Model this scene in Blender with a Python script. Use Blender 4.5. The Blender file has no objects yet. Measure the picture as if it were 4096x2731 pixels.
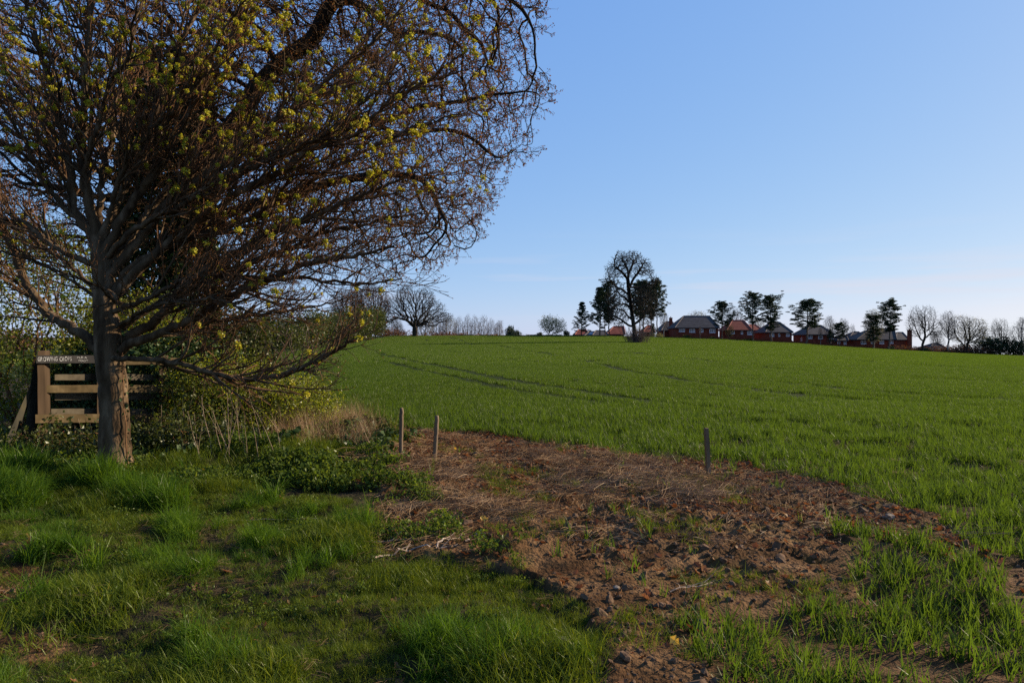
import bpy, math, random
import numpy as np
from math import radians, sin, cos, pi
from mathutils import Vector

# ------------------------------------------------------------------ camera, sky, sun, exposure
scene = bpy.context.scene
COL = scene.collection
F, CX, CY, CAMZ = 2731.0, 2048.0, 1365.5, 1.6      # focal length and centre in photo pixels, eye height
cam_d = bpy.data.cameras.new('camera')
cam_d.lens = 24.0; cam_d.sensor_width = 36.0; cam_d.clip_start = 0.05; cam_d.clip_end = 8000
cam = bpy.data.objects.new('camera', cam_d); COL.objects.link(cam)
cam.location = (0, 0, CAMZ); cam.rotation_euler = (radians(90), 0, 0)
scene.camera = cam

SUN_EL, SUN_AZ = radians(23), radians(66)          # azimuth clockwise from +Y (view direction)
world = bpy.data.worlds.new('World'); scene.world = world; world.use_nodes = True
wn, wl = world.node_tree.nodes, world.node_tree.links
wn.clear()
w_out = wn.new('ShaderNodeOutputWorld'); w_bg = wn.new('ShaderNodeBackground')
sky = wn.new('ShaderNodeTexSky'); sky.sky_type = 'NISHITA'; sky.sun_disc = False
sky.sun_elevation = SUN_EL; sky.sun_rotation = SUN_AZ
sky.altitude = 60; sky.air_density = 0.8; sky.dust_density = 0.3; sky.ozone_density = 4.0
w_bg.inputs['Strength'].default_value = 0.060
tc = wn.new('ShaderNodeTexCoord'); sep = wn.new('ShaderNodeSeparateXYZ')
mp = wn.new('ShaderNodeMapping'); mp.inputs['Scale'].default_value = (2.2, 2.2, 34.0)
mp.inputs['Rotation'].default_value = (0.0, radians(2.0), 0.0)
ns = wn.new('ShaderNodeTexNoise'); ns.inputs['Scale'].default_value = 1.3; ns.inputs['Detail'].default_value = 5.0
rp = wn.new('ShaderNodeValToRGB'); rp.color_ramp.elements[0].position = 0.52; rp.color_ramp.elements[1].position = 0.72
band = wn.new('ShaderNodeValToRGB')
be = band.color_ramp.elements
be[0].position = 0.02; be[0].color = (0, 0, 0, 1); be[1].position = 0.16; be[1].color = (0, 0, 0, 1)
e = be.new(0.05); e.color = (0.8, 0.8, 0.8, 1); e = be.new(0.085); e.color = (1, 1, 1, 1); e = be.new(0.11); e.color = (0.5, 0.5, 0.5, 1)
mul = wn.new('ShaderNodeMath'); mul.operation = 'MULTIPLY'
mul2 = wn.new('ShaderNodeMath'); mul2.operation = 'MULTIPLY'; mul2.inputs[1].default_value = 0.42
mixc = wn.new('ShaderNodeMix'); mixc.data_type = 'RGBA'
mixc.inputs['B'].default_value = (6.2, 5.7, 6.2, 1)   # thin high vapour, lit by the low sun
wl.new(tc.outputs['Generated'], sep.inputs[0]); wl.new(tc.outputs['Generated'], mp.inputs[0])
wl.new(mp.outputs[0], ns.inputs[0]); wl.new(ns.outputs[0], rp.inputs[0]); wl.new(sep.outputs[2], band.inputs[0])
wl.new(rp.outputs[0], mul.inputs[0]); wl.new(band.outputs[0], mul.inputs[1]); wl.new(mul.outputs[0], mul2.inputs[0])
# the film's own response to the sky: strong highlights roll off, blue most of all
sx_ = wn.new('ShaderNodeSeparateColor'); cx_ = wn.new('ShaderNodeCombineColor'); wl.new(sky.outputs[0], sx_.inputs[0])
chan_ = []
for i_, (g_, k_) in enumerate(((0.64, 1.68), (0.44, 2.46), (0.15, 5.25))):
    pw = wn.new('ShaderNodeMath'); pw.operation = 'POWER'; pw.inputs[1].default_value = g_
    mk = wn.new('ShaderNodeMath'); mk.operation = 'MULTIPLY'; mk.inputs[1].default_value = k_
    wl.new(sx_.outputs[i_], pw.inputs[0]); wl.new(pw.outputs[0], mk.inputs[0]); chan_.append(mk)
def cap_(a_, b_, f_):                               # no channel outruns the next bluer one: a cool, clear horizon
    sc_ = wn.new('ShaderNodeMath'); sc_.operation = 'MULTIPLY'; sc_.inputs[1].default_value = f_; wl.new(b_.outputs[0], sc_.inputs[0])
    mn_ = wn.new('ShaderNodeMath'); mn_.operation = 'SMOOTH_MIN'; mn_.inputs[2].default_value = 0.6; wl.new(a_.outputs[0], mn_.inputs[0]); wl.new(sc_.outputs[0], mn_.inputs[1]); return mn_
g_c = cap_(chan_[1], chan_[2], 0.96); r_c = cap_(chan_[0], g_c, 0.955)
for i_, q_ in enumerate((r_c, g_c, chan_[2])): wl.new(q_.outputs[0], cx_.inputs[i_])
wl.new(mul2.outputs[0], mixc.inputs['Factor']); wl.new(cx_.outputs[0], mixc.inputs['A'])
wl.new(mixc.outputs['Result'], w_bg.inputs['Color']); wl.new(w_bg.outputs[0], w_out.inputs[0])

sun_d = bpy.data.lights.new('sun', 'SUN'); sun_d.energy = 4.8; sun_d.angle = radians(0.55); sun_d.color = (1.0, 0.84, 0.64)
sun = bpy.data.objects.new('sun', sun_d); COL.objects.link(sun)
SUN = Vector((sin(SUN_AZ)*cos(SUN_EL), cos(SUN_AZ)*cos(SUN_EL), sin(SUN_EL)))
sun.rotation_euler = SUN.to_track_quat('Z', 'Y').to_euler(); sun.location = SUN*60

vs = scene.view_settings
vs.view_transform = 'Standard'; vs.look = 'None'; vs.exposure = 1.1; vs.gamma = 1.0; vs.use_curve_mapping = False
scene.render.engine = 'CYCLES'
scene.cycles.max_bounces = 6; scene.cycles.diffuse_bounces = 3; scene.cycles.transmission_bounces = 4
scene.cycles.glossy_bounces = 2; scene.cycles.transparent_max_bounces = 4
scene.cycles.use_denoising = False

rng = np.random.default_rng(11)
random.seed(5)

# ------------------------------------------------------------------ noise, polygons, terrain
def _hash(ix, iy, seed):
    h = (ix.astype(np.int64)*374761393 + iy.astype(np.int64)*668265263 + seed*144665) & 0x7fffffff
    h = ((h ^ (h >> 13))*1274126177) & 0x7fffffff
    h = h ^ (h >> 16)
    return (h & 0xffff)/65535.0

def vnoise(x, y, seed=0):
    xi, yi = np.floor(x), np.floor(y)
    fx, fy = x-xi, y-yi
    fx = fx*fx*(3-2*fx); fy = fy*fy*(3-2*fy)
    a = _hash(xi, yi, seed); b = _hash(xi+1, yi, seed); c = _hash(xi, yi+1, seed); d = _hash(xi+1, yi+1, seed)
    return (a*(1-fx)+b*fx)*(1-fy) + (c*(1-fx)+d*fx)*fy

def fbm(x, y, octv=4, seed=0, gain=0.5):
    s, a, n = 0.0, 1.0, 0.0
    for o in range(octv):
        s = s + a*vnoise(x*2**o, y*2**o, seed+o*17); n += a; a *= gain
    return s/n

def smooth(a, b, x):
    t = np.clip((x-a)/(b-a), 0, 1)
    return t*t*(3-2*t)

def W(px, py):                                     # photo pixel -> point of the flat near ground
    Y = CAMZ*F/(py-CY)
    return ((px-CX)/F*Y, Y)

def poly(*pts): return np.array([W(*p) for p in pts])

def inpoly(P, X, Y):
    ins = np.zeros(X.shape, bool)
    n = len(P)
    for i in range(n):
        x0, y0 = P[i]; x1, y1 = P[(i+1) % n]
        c = ((y0 > Y) != (y1 > Y))
        with np.errstate(divide='ignore', invalid='ignore'):
            ins ^= c & (X < (x1-x0)*(Y-y0)/(y1-y0+1e-12)+x0)
    return ins

def warp(X, Y, amp=0.16, sc=1.7, seed=3):
    return (X+amp*2*(fbm(X*sc, Y*sc, 3, seed)-0.5)*2, Y+amp*2*(fbm(X*sc, Y*sc, 3, seed+50)-0.5)*2)

CR_PX = np.array([-3000, -1500, 0, 1000, 1700, 2300, 2560, 2800, 3100, 3400, 3700, 4096, 5500])
CR_PY = np.array([1356, 1354, 1350, 1346, 1344, 1343, 1346, 1353, 1368, 1389, 1407, 1430, 1500.])
def crest_line(px):
    return sum(np.interp(px+o, CR_PX, CR_PY) for o in (-120, -60, 0, 60, 120))/5.0

def terrain(X, Y):
    X = np.asarray(X, float); Y = np.asarray(Y, float)
    u = np.clip(X/np.maximum(Y, 40.0), -1.6, 1.3)
    yc = crest_line(CX+F*u)
    zc = CAMZ+(CY-yc)/F*185.0
    s = np.clip((Y-12)/173.0, 0, 1)
    z = zc*s*s
    z2 = zc-0.075*(Y-185)
    zf = CAMZ+(CY-yc-16)/F*np.maximum(Y, 100)
    k = smooth(230, 420, Y)
    z2 = z2*(1-k)+zf*k
    z = np.where(Y > 185, z2, z)
    fade = smooth(7, 16, Y)
    z = z + fade*smooth(400, 150, Y)*0.10*(fbm(X*0.11, Y*0.11, 3, 9)-0.5)*2*np.clip(60/np.maximum(Y, 20), 0.35, 1)
    # low bank of weeds right of the maple, and a slight dip of the bare ground
    bx, by = W(1180, 1850)
    z = z + 0.22*np.exp(-(((X-bx)/1.3)**2+((Y-by)/0.9)**2))
    bx, by = W(1480, 1760)
    z = z + 0.12*np.exp(-(((X-bx)/0.9)**2+((Y-by)/0.7)**2))
    return z

POLY_SOIL = poly((1330, 1690), (1700, 1722), (1950, 1745), (2250, 1795), (2600, 1835), (2900, 1862), (3293, 1940), (3690, 2065),
                 (3880, 2205), (4096, 2275), (5400, 2800), (5000, 2850), (4200, 2440), (3942, 2300), (3798, 2225), (3437, 2110), (3360, 2080),
                 (3437, 2250), (3437, 2390), (3185, 2390), (3005, 2400), (2760, 2430), (2800, 2600), (2760, 2900), (2330, 2900), (2380, 2731),
                 (2330, 2500), (2200, 2360), (2050, 2270), (1700, 2235), (1480, 2200), (1470, 2040), (1480, 1900), (1400, 1800))
POLY_PATH = poly((-1500, 2150), (90, 2170), (260, 2310), (170, 2430), (320, 2560), (120, 2690), (-1500, 2760))
POLY_WHEAT2 = poly((3365, 2085), (3437, 2115), (3798, 2230), (3942, 2305), (4200, 2450), (5000, 2860), (5200, 4500), (2788, 4500), (2788, 2731),
                   (2846, 2590), (2590, 2516), (2738, 2425), (3005, 2395), (3185, 2385), (3437, 2385), (3437, 2250))
POLY_GRASS = poly((-3500, 1840), (300, 1845), (800, 1925), (1250, 1995), (1440, 2060), (1480, 2200), (1700, 2232), (2050, 2268), (2200, 2358),
                  (2330, 2500), (2390, 2731), (2420, 6000), (-6000, 6000))
POLY_WEED = poly((-1200, 1760), (420, 1775), (800, 1770), (1050, 1745), (1290, 1705), (1540, 1725), (1600, 1790), (1500, 1880), (1490, 2040),
                 (1320, 2030), (800, 1960), (300, 1900), (-1200, 1900))
POLY_IVY = poly((1270, 1735), (1400, 1712), (1540, 1755), (1570, 1830), (1430, 1860), (1260, 1815))
_f = [W(1290, 1690), W(1560, 1722), W(1950, 1742), W(2250, 1792), W(2600, 1830), W(2900, 1856), W(3293, 1936), W(3690, 2060),
      W(3880, 2200), W(4096, 2268), W(5400, 2780)]
POLY_FIELD = np.array(_f+[(320, 3), (320, 187), (-33, 187), (-31, 160), (-24.5, 75), (-18, 40), (-10, 21), (-5.6, 15.2)])

def clods(X, Y):
    Xw, Yw = warp(X, Y)
    m = np.maximum(inpoly(POLY_SOIL, Xw, Yw)*1.0, inpoly(POLY_PATH, Xw, Yw)*0.22)
    near = smooth(16, 11, Y)
    big = fbm(X*1.5, Y*1.5, 2, 21)-0.5
    n1 = np.abs(fbm(X*5.0+3, Y*5.0, 3, 31)-0.5)*2
    n2 = np.abs(fbm(X*16.0, Y*16.0+7, 2, 41)-0.5)*2
    rough = smooth(0.35, 0.62, fbm(X*0.9+11, Y*0.9, 2, 77))
    h = 0.10*big + (0.10*(0.45-n1) + 0.055*(0.4-n2))*(0.45+0.55*rough)
    hg = 0.20*(fbm(X*1.25, Y*1.7, 3, 61)-0.5)+0.05*(fbm(X*4.5, Y*4.5, 2, 62)-0.5)
    return near*(m*h + (1-m)*hg)

def gz(X, Y):
    return terrain(X, Y)+np.where(np.asarray(Y, float) < 16, clods(np.asarray(X, float), np.asarray(Y, float)), 0)

_YS = np.geomspace(2.2, 184, 3000)
def ground_at(px, py):
    """photo pixel -> first ground point on that line of sight"""
    X = (px-CX)/F*_YS
    pyg = CY+F*(CAMZ-terrain(X, _YS))/_YS
    k = np.argmax(pyg <= py) if (pyg <= py).any() else len(_YS)-1
    return float(X[k]), float(_YS[k])

def at(px, py, Y):                                 # photo pixel at a known depth -> point
    return np.array([(px-CX)/F*Y, Y, CAMZ+(CY-py)/F*Y])

# ------------------------------------------------------------------ mesh and object helpers
def mesh_np(name, verts, quads=None, tris=None, smooth_=False):
    me = bpy.data.meshes.new(name)
    verts = np.asarray(verts, np.float32)
    q = np.zeros((0, 4), np.int32) if quads is None else np.asarray(quads, np.int32)
    t = np.zeros((0, 3), np.int32) if tris is None else np.asarray(tris, np.int32)
    me.vertices.add(len(verts)); me.vertices.foreach_set('co', verts.ravel())
    me.loops.add(q.size+t.size); me.loops.foreach_set('vertex_index', np.concatenate([q.ravel(), t.ravel()]).astype(np.int32))
    me.polygons.add(len(q)+len(t))
    st = np.concatenate([np.arange(len(q))*4, len(q)*4+np.arange(len(t))*3]).astype(np.int32)
    me.polygons.foreach_set('loop_start', st)
    me.polygons.foreach_set('use_smooth', np.full(len(q)+len(t), bool(smooth_)))
    me.update(); me.validate()
    return me

class Buf:
    """collects vertices, quads and triangles of one mesh"""
    def __init__(s): s.v, s.q, s.t, s.n = [], [], [], 0
    def add(s, v, q=None, t=None):
        v = np.asarray(v, float).reshape(-1, 3)
        if q is not None and len(q): s.q.append(np.asarray(q)+s.n)
        if t is not None and len(t): s.t.append(np.asarray(t)+s.n)
        s.v.append(v); s.n += len(v); return s
    def box(s, c, size, rz=0.0, tilt=None):
        hx, hy, hz = size[0]/2, size[1]/2, size[2]/2
        v = np.array([(x*hx, y*hy, z*hz) for z in (-1, 1) for y in (-1, 1) for x in (-1, 1)], float)
        if tilt is not None: v = v @ np.array(tilt.to_matrix()).T
        if rz: v = v @ np.array([[cos(rz), sin(rz), 0], [-sin(rz), cos(rz), 0], [0, 0, 1]])
        return s.add(v+np.asarray(c, float), [(0, 2, 3, 1), (4, 5, 7, 6), (0, 1, 5, 4), (2, 6, 7, 3), (0, 4, 6, 2), (1, 3, 7, 5)])
    def mesh(s, name, org=(0, 0, 0), smooth_=False):
        v = np.concatenate(s.v)-np.asarray(org, float)
        return mesh_np(name, v, np.concatenate(s.q) if s.q else None, np.concatenate(s.t) if s.t else None, smooth_)

def nrm(v): return v/np.maximum(np.linalg.norm(v, axis=-1, keepdims=True), 1e-9)

def tubes(buf, chains, caps=False):
    """chains: list of (points, radii); adds tapered tubes to buf"""
    groups = {}
    for P, R in chains:
        r = R[0]
        k = 14 if r > 0.14 else 9 if r > 0.05 else 6 if r > 0.02 else 4 if r > 0.008 else 3
        groups.setdefault(k, []).append((P, R))
    for k, cs in groups.items():
        lens = np.array([len(P) for P, _ in cs])
        P = np.concatenate([p for p, _ in cs]).astype(float); R = np.concatenate([r for _, r in cs]).astype(float)
        cid = np.repeat(np.arange(len(cs)), lens)
        start = np.concatenate([[0], np.cumsum(lens)[:-1]]); end = start+lens-1
        nxt = np.minimum(np.arange(len(P))+1, end[cid]); prv = np.maximum(np.arange(len(P))-1, start[cid])
        T = nrm(P[nxt]-P[prv])
        A = np.stack([np.maximum.reduceat(np.abs(T[:, a]), start) for a in range(3)], 1)
        ref = np.eye(3)[np.argmin(A, 1)][cid]
        U = nrm(np.cross(T, ref)); V = np.cross(T, U)
        an = np.arange(k)/k*2*pi
        ring = P[:, None]+R[:, None, None]*(U[:, None]*np.cos(an)[None, :, None]+V[:, None]*np.sin(an)[None, :, None])
        i = np.arange(len(P)); i = i[i != end[cid]]
        j = np.arange(k); j1 = (j+1) % k
        q = np.stack([i[:, None]*k+j, i[:, None]*k+j1, (i[:, None]+1)*k+j1, (i[:, None]+1)*k+j], -1).reshape(-1, 4)
        buf.add(ring.reshape(-1, 3), q)
        if caps:
            for s0, e0 in zip(start, end):
                n0 = buf.n
                buf.add(np.concatenate([ring[e0], P[e0:e0+1]]), None, [(a, (a+1) % k, k) for a in range(k)])

def leaves(buf, C, size, up=0.3, asp=0.6, fold=0.25, r=None):
    """small folded leaf per centre: two triangles pairs sharing a midrib"""
    r = r or rng
    n = len(C)
    if n == 0: return
    size = np.broadcast_to(size, (n,))
    d = nrm(r.normal(size=(n, 3))+np.array([0, 0, up])); s = nrm(np.cross(d, r.normal(size=(n, 3)))); m = np.cross(s, d)
    L = size[:, None]
    v = np.stack([C-d*L*0.5, C+s*L*asp*0.5+m*L*fold*0.4, C+d*L*0.5, C-s*L*asp*0.5+m*L*fold*0.4], 1)
    b = np.arange(n)[:, None]*4
    buf.add(v.reshape(-1, 3), None, np.concatenate([b+[0, 1, 2], b+[0, 2, 3]]))

def obj(name, me, material=None, parent=None, loc=None):
    o = bpy.data.objects.new(name, me); COL.objects.link(o)
    if material and me is not None and not me.materials: me.materials.append(material)
    if parent: o.parent = parent
    if loc is not None: o.location = loc
    return o

def tag(o, label=None, cat=None, group=None, kind=None):
    if label: o['label'] = label
    if cat: o['category'] = cat
    if group: o['group'] = group
    if kind: o['kind'] = kind
    return o

def thing(name, label, cat, loc=(0, 0, 0), group=None):
    o = bpy.data.objects.new(name, None); COL.objects.link(o); o.location = loc; o.empty_display_size = 0.2
    return tag(o, label, cat, group)

# ------------------------------------------------------------------ materials
def new_mat(name):
    m = bpy.data.materials.new(name); m.use_nodes = True
    nt = m.node_tree; nt.nodes.clear()
    out = nt.nodes.new('ShaderNodeOutputMaterial')
    return m, nt.nodes, nt.links, out

def ramp(nodes, stops):
    r = nodes.new('ShaderNodeValToRGB'); el = r.color_ramp.elements
    while len(el) < len(stops): el.new(0.5)
    for e_, (p, c) in zip(el, stops): e_.position = p; e_.color = (*c, 1)
    return r

def surf_mat(name, stops, scale=4.0, detail=6, rough=0.85, bump=0.3, bscale=None, stretch=(1, 1, 1), spec=0.08, dist=0.02):
    m, n, l, out = new_mat(name)
    b = n.new('ShaderNodeBsdfPrincipled'); b.inputs['Roughness'].default_value = rough; b.inputs['Specular IOR Level'].default_value = spec
    t = n.new('ShaderNodeTexCoord'); mpn = n.new('ShaderNodeMapping'); mpn.inputs['Scale'].default_value = stretch
    no = n.new('ShaderNodeTexNoise'); no.inputs['Scale'].default_value = scale; no.inputs['Detail'].default_value = detail
    r = ramp(n, stops)
    l.new(t.outputs['Object'], mpn.inputs[0]); l.new(mpn.outputs[0], no.inputs[0]); l.new(no.outputs[0], r.inputs[0]); l.new(r.outputs[0], b.inputs['Base Color'])
    if bump:
        nb = n.new('ShaderNodeTexNoise'); nb.inputs['Scale'].default_value = bscale or scale*3; nb.inputs['Detail'].default_value = 4
        bp = n.new('ShaderNodeBump'); bp.inputs['Strength'].default_value = bump; bp.inputs['Distance'].default_value = dist
        l.new(mpn.outputs[0], nb.inputs[0]); l.new(nb.outputs[0], bp.inputs['Height']); l.new(bp.outputs[0], b.inputs['Normal'])
    l.new(b.outputs[0], out.inputs[0])
    return m

def leaf_mat(name, stops, trans=0.45, tint=(1.3, 1.25, 0.5), gloss=0.06, rough=0.4, island=False):
    m, n, l, out = new_mat(name)
    if island:
        g = n.new('ShaderNodeNewGeometry'); src = g.outputs['Random Per Island']
    else:
        g = n.new('ShaderNodeObjectInfo'); src = g.outputs['Random']
        t = n.new('ShaderNodeNewGeometry'); ad = n.new('ShaderNodeMath'); ad.operation = 'ADD'
        mu = n.new('ShaderNodeMath'); mu.operation = 'MULTIPLY'; mu.inputs[1].default_value = 0.55
        m2 = n.new('ShaderNodeMath'); m2.operation = 'MULTIPLY'; m2.inputs[1].default_value = 0.45
        l.new(src, mu.inputs[0]); l.new(t.outputs['Random Per Island'], m2.inputs[0]); l.new(mu.outputs[0], ad.inputs[0]); l.new(m2.outputs[0], ad.inputs[1])
        src = ad.outputs[0]
    r = ramp(n, stops); l.new(src, r.inputs[0])
    d = n.new('ShaderNodeBsdfDiffuse'); tr = n.new('ShaderNodeBsdfTranslucent'); gl = n.new('ShaderNodeBsdfGlossy'); gl.inputs['Roughness'].default_value = rough
    gl.inputs['Color'].default_value = (0.9, 0.9, 0.8, 1)
    tm = n.new('ShaderNodeMix'); tm.data_type = 'RGBA'; tm.blend_type = 'MULTIPLY'; tm.inputs['Factor'].default_value = 1; tm.inputs['B'].default_value = (*tint, 1)
    l.new(r.outputs[0], d.inputs[0]); l.new(r.outputs[0], tm.inputs['A']); l.new(tm.outputs['Result'], tr.inputs[0])
    a = n.new('ShaderNodeMixShader'); a.inputs[0].default_value = trans; l.new(d.outputs[0], a.inputs[1]); l.new(tr.outputs[0], a.inputs[2])
    c = n.new('ShaderNodeMixShader'); c.inputs[0].default_value = gloss; l.new(a.outputs[0], c.inputs[1]); l.new(gl.outputs[0], c.inputs[2])
    l.new(c.outputs[0], out.inputs[0])
    return m

M = {}
M['bark'] = surf_mat('maple_bark', [(0.30, (0.024, 0.014, 0.007)), (0.52, (0.082, 0.053, 0.028)), (0.75, (0.18, 0.125, 0.074))], 9, 8, 0.9, 0.9, 26, (1, 1, 0.28), dist=0.03)
M['twig'] = surf_mat('maple_twig', [(0.3, (0.062, 0.029, 0.013)), (0.7, (0.15, 0.078, 0.036))], 5, 3, 0.7, 0)
M['oakbark'] = surf_mat('oak_bark', [(0.3, (0.016, 0.012, 0.008)), (0.7, (0.045, 0.034, 0.024))], 7, 6, 0.95, 0.8, 20, (1, 1, 0.3), dist=0.03)
M['oaktwig'] = surf_mat('oak_twig', [(0.3, (0.028, 0.015, 0.007)), (0.7, (0.066, 0.038, 0.019))], 5, 3, 0.8, 0)
M['farbark'] = surf_mat('distant_bark', [(0.3, (0.022, 0.017, 0.012)), (0.7, (0.055, 0.042, 0.030))], 2, 4, 0.9, 0)
M['palebark'] = surf_mat('pale_bark', [(0.35, (0.10, 0.085, 0.07)), (0.65, (0.30, 0.27, 0.23))], 2, 4, 0.9, 0)
M['birchtwig'] = surf_mat('reddish_bare_twig', [(0.3, (0.075, 0.05, 0.04)), (0.7, (0.15, 0.105, 0.085))], 2, 3, 0.9, 0)
M['pinebark'] = surf_mat('pine_bark', [(0.3, (0.05, 0.035, 0.025)), (0.7, (0.16, 0.11, 0.08))], 3, 4, 0.9, 0)
M['bud'] = leaf_mat('oak_bud', [(0.0, (0.060, 0.030, 0.013)), (0.6, (0.15, 0.078, 0.030)), (1.0, (0.20, 0.12, 0.045))], 0.35, (1.3, 0.9, 0.5), 0.0, island=True)
M['flower'] = leaf_mat('maple_flower', [(0.0, (0.28, 0.26, 0.018)), (0.5, (0.42, 0.37, 0.024)), (1.0, (0.52, 0.45, 0.04))], 0.35, (1.1, 1.1, 0.6), 0.02)
M['bract'] = leaf_mat('maple_bract', [(0.0, (0.16, 0.05, 0.02)), (1.0, (0.26, 0.12, 0.04))], 0.3, (1.2, 0.9, 0.5), 0.02)
M['pine'] = leaf_mat('pine_needle', [(0.0, (0.012, 0.022, 0.010)), (0.6, (0.026, 0.044, 0.018)), (1.0, (0.045, 0.06, 0.022))], 0.12, (1, 1.1, 0.6), 0.03, island=True)
M['haw'] = leaf_mat('hawthorn_leaf', [(0.0, (0.07, 0.095, 0.011)), (0.5, (0.135, 0.16, 0.018)), (1.0, (0.22, 0.235, 0.03))], 0.55, (1.4, 1.3, 0.5), 0.02, island=True)
M['hedgeleaf'] = leaf_mat('hedge_leaf', [(0.0, (0.026, 0.036, 0.010)), (0.5, (0.046, 0.058, 0.013)), (1.0, (0.078, 0.086, 0.022))], 0.4, (1.25, 1.2, 0.5), 0.02, island=True)
M['paleleaf'] = leaf_mat('pale_spring_leaf', [(0.0, (0.12, 0.12, 0.05)), (0.5, (0.20, 0.19, 0.08)), (1.0, (0.28, 0.26, 0.13))], 0.4, (1.2, 1.15, 0.7), 0.02, island=True)
M['ivy'] = leaf_mat('ivy_leaf', [(0.0, (0.012, 0.024, 0.008)), (0.6, (0.03, 0.055, 0.016)), (1.0, (0.06, 0.085, 0.03))], 0.12, (1.3, 1.2, 0.5), 0.009, 0.35, island=True)
M['deadleaf'] = leaf_mat('dead_leaf', [(0.0, (0.055, 0.025, 0.013)), (0.45, (0.13, 0.058, 0.026)), (0.85, (0.22, 0.115, 0.055)), (1.0, (0.34, 0.22, 0.13))], 0.25, (1.3, 0.9, 0.6), 0.008)
M['oakdead'] = leaf_mat('withered_oak_leaf', [(0.0, (0.06, 0.032, 0.016)), (1.0, (0.16, 0.085, 0.04))], 0.3, (1.3, 0.9, 0.6), 0.0, island=True)
M['grass'] = leaf_mat('grass_blade', [(0.0, (0.026, 0.044, 0.006)), (0.5, (0.072, 0.106, 0.012)), (0.90, (0.15, 0.178, 0.022)), (1.0, (0.22, 0.19, 0.08))], 0.42, (1.5, 1.35, 0.45), 0.006, 0.35)
M['lush'] = leaf_mat('lush_grass_blade', [(0.0, (0.030, 0.066, 0.008)), (0.6, (0.068, 0.126, 0.012)), (1.0, (0.13, 0.19, 0.018))], 0.42, (1.45, 1.4, 0.45), 0.007, 0.35)
M['wheat'] = leaf_mat('wheat_blade', [(0.0, (0.043, 0.080, 0.012)), (0.5, (0.054, 0.097, 0.013)), (1.0, (0.070, 0.116, 0.016))], 0.55, (1.42, 1.25, 0.55), 0.012, 0.4)
M['straw'] = leaf_mat('dead_straw', [(0.0, (0.13, 0.072, 0.034)), (0.5, (0.27, 0.165, 0.085)), (1.0, (0.48, 0.34, 0.20))], 0.25, (1.1, 0.95, 0.8), 0.01, 0.4)
M['thatch'] = leaf_mat('matted_thatch', [(0.0, (0.07, 0.045, 0.022)), (0.6, (0.14, 0.095, 0.05)), (1.0, (0.26, 0.19, 0.11))], 0.25, (1.1, 0.95, 0.7), 0.0)
M['weed'] = leaf_mat('weed_leaf', [(0.0, (0.032, 0.056, 0.012)), (0.6, (0.068, 0.102, 0.018)), (1.0, (0.12, 0.15, 0.03))], 0.45, (1.4, 1.3, 0.5), 0.006, 0.35)
M['stem'] = surf_mat('dry_stem', [(0.3, (0.15, 0.10, 0.062)), (0.7, (0.32, 0.235, 0.16))], 6, 3, 0.7, 0)
M['stick'] = surf_mat('fallen_stick', [(0.3, (0.20, 0.14, 0.10)), (0.7, (0.38, 0.30, 0.22))], 8, 4, 0.8, 0.3, 30)
M['stake'] = surf_mat('weathered_stake', [(0.3, (0.085, 0.058, 0.034)), (0.55, (0.17, 0.120, 0.074)), (0.75, (0.24, 0.18, 0.118))], 14, 7, 0.85, 0.6, 60, (1, 1, 0.12), dist=0.006)
M['plank'] = surf_mat('fence_plank', [(0.3, (0.036, 0.025, 0.011)), (0.55, (0.070, 0.049, 0.023)), (0.75, (0.11, 0.080, 0.040))], 8, 7, 0.85, 0.4, 40, (0.16, 1, 1), dist=0.004)
M['postwood'] = surf_mat('fence_post', [(0.3, (0.028, 0.018, 0.010)), (0.7, (0.066, 0.043, 0.025))], 8, 7, 0.85, 0.4, 40, (1, 1, 0.15), dist=0.004)
M['darkplank'] = surf_mat('dark_old_plank', [(0.3, (0.045, 0.036, 0.024)), (0.7, (0.095, 0.078, 0.052))], 8, 6, 0.9, 0.4, 40, (0.2, 1, 1), dist=0.004)
M['signboard'] = surf_mat('slate_painted_board', [(0.3, (0.012, 0.011, 0.011)), (0.7, (0.026, 0.024, 0.023))], 10, 6, 0.7, 0.3, 40, (0.2, 1, 1), dist=0.003)
M['lettering'] = surf_mat('white_hand_paint', [(0.35, (0.12, 0.12, 0.12)), (0.6, (0.34, 0.34, 0.33))], 30, 5, 0.7, 0)
M['greyboard'] = surf_mat('grey_leaning_board', [(0.3, (0.022, 0.021, 0.016)), (0.6, (0.045, 0.040, 0.027)), (0.8, (0.085, 0.068, 0.02))], 7, 6, 0.9, 0.4, 40, (1, 1, 0.3), dist=0.004)
M['brick'] = surf_mat('house_brick', [(0.35, (0.13, 0.034, 0.020)), (0.65, (0.185, 0.055, 0.032))], 1.5, 8, 0.9, 0.2, 12)
M['slate'] = surf_mat('grey_roof_tile', [(0.35, (0.050, 0.044, 0.042)), (0.65, (0.078, 0.070, 0.066))], 0.8, 8, 0.75, 0.4, 8, (1, 1, 3))
M['redtile'] = surf_mat('red_roof_tile', [(0.35, (0.15, 0.042, 0.027)), (0.65, (0.21, 0.066, 0.044))], 0.8, 8, 0.85, 0.4, 8, (1, 1, 3))
M['ridge'] = surf_mat('ridge_tile', [(0.35, (0.13, 0.105, 0.09)), (0.65, (0.18, 0.15, 0.13))], 2, 4, 0.8, 0)
M['ridgered'] = surf_mat('red_ridge_tile', [(0.35, (0.32, 0.12, 0.09)), (0.65, (0.38, 0.16, 0.12))], 2, 4, 0.8, 0)
M['white'] = surf_mat('white_window_frame', [(0.3, (0.72, 0.72, 0.72)), (0.7, (0.8, 0.8, 0.8))], 3, 2, 0.5, 0)
M['fascia'] = surf_mat('dark_fascia', [(0.3, (0.03, 0.03, 0.03)), (0.7, (0.05, 0.05, 0.05))], 3, 2, 0.6, 0)
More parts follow.
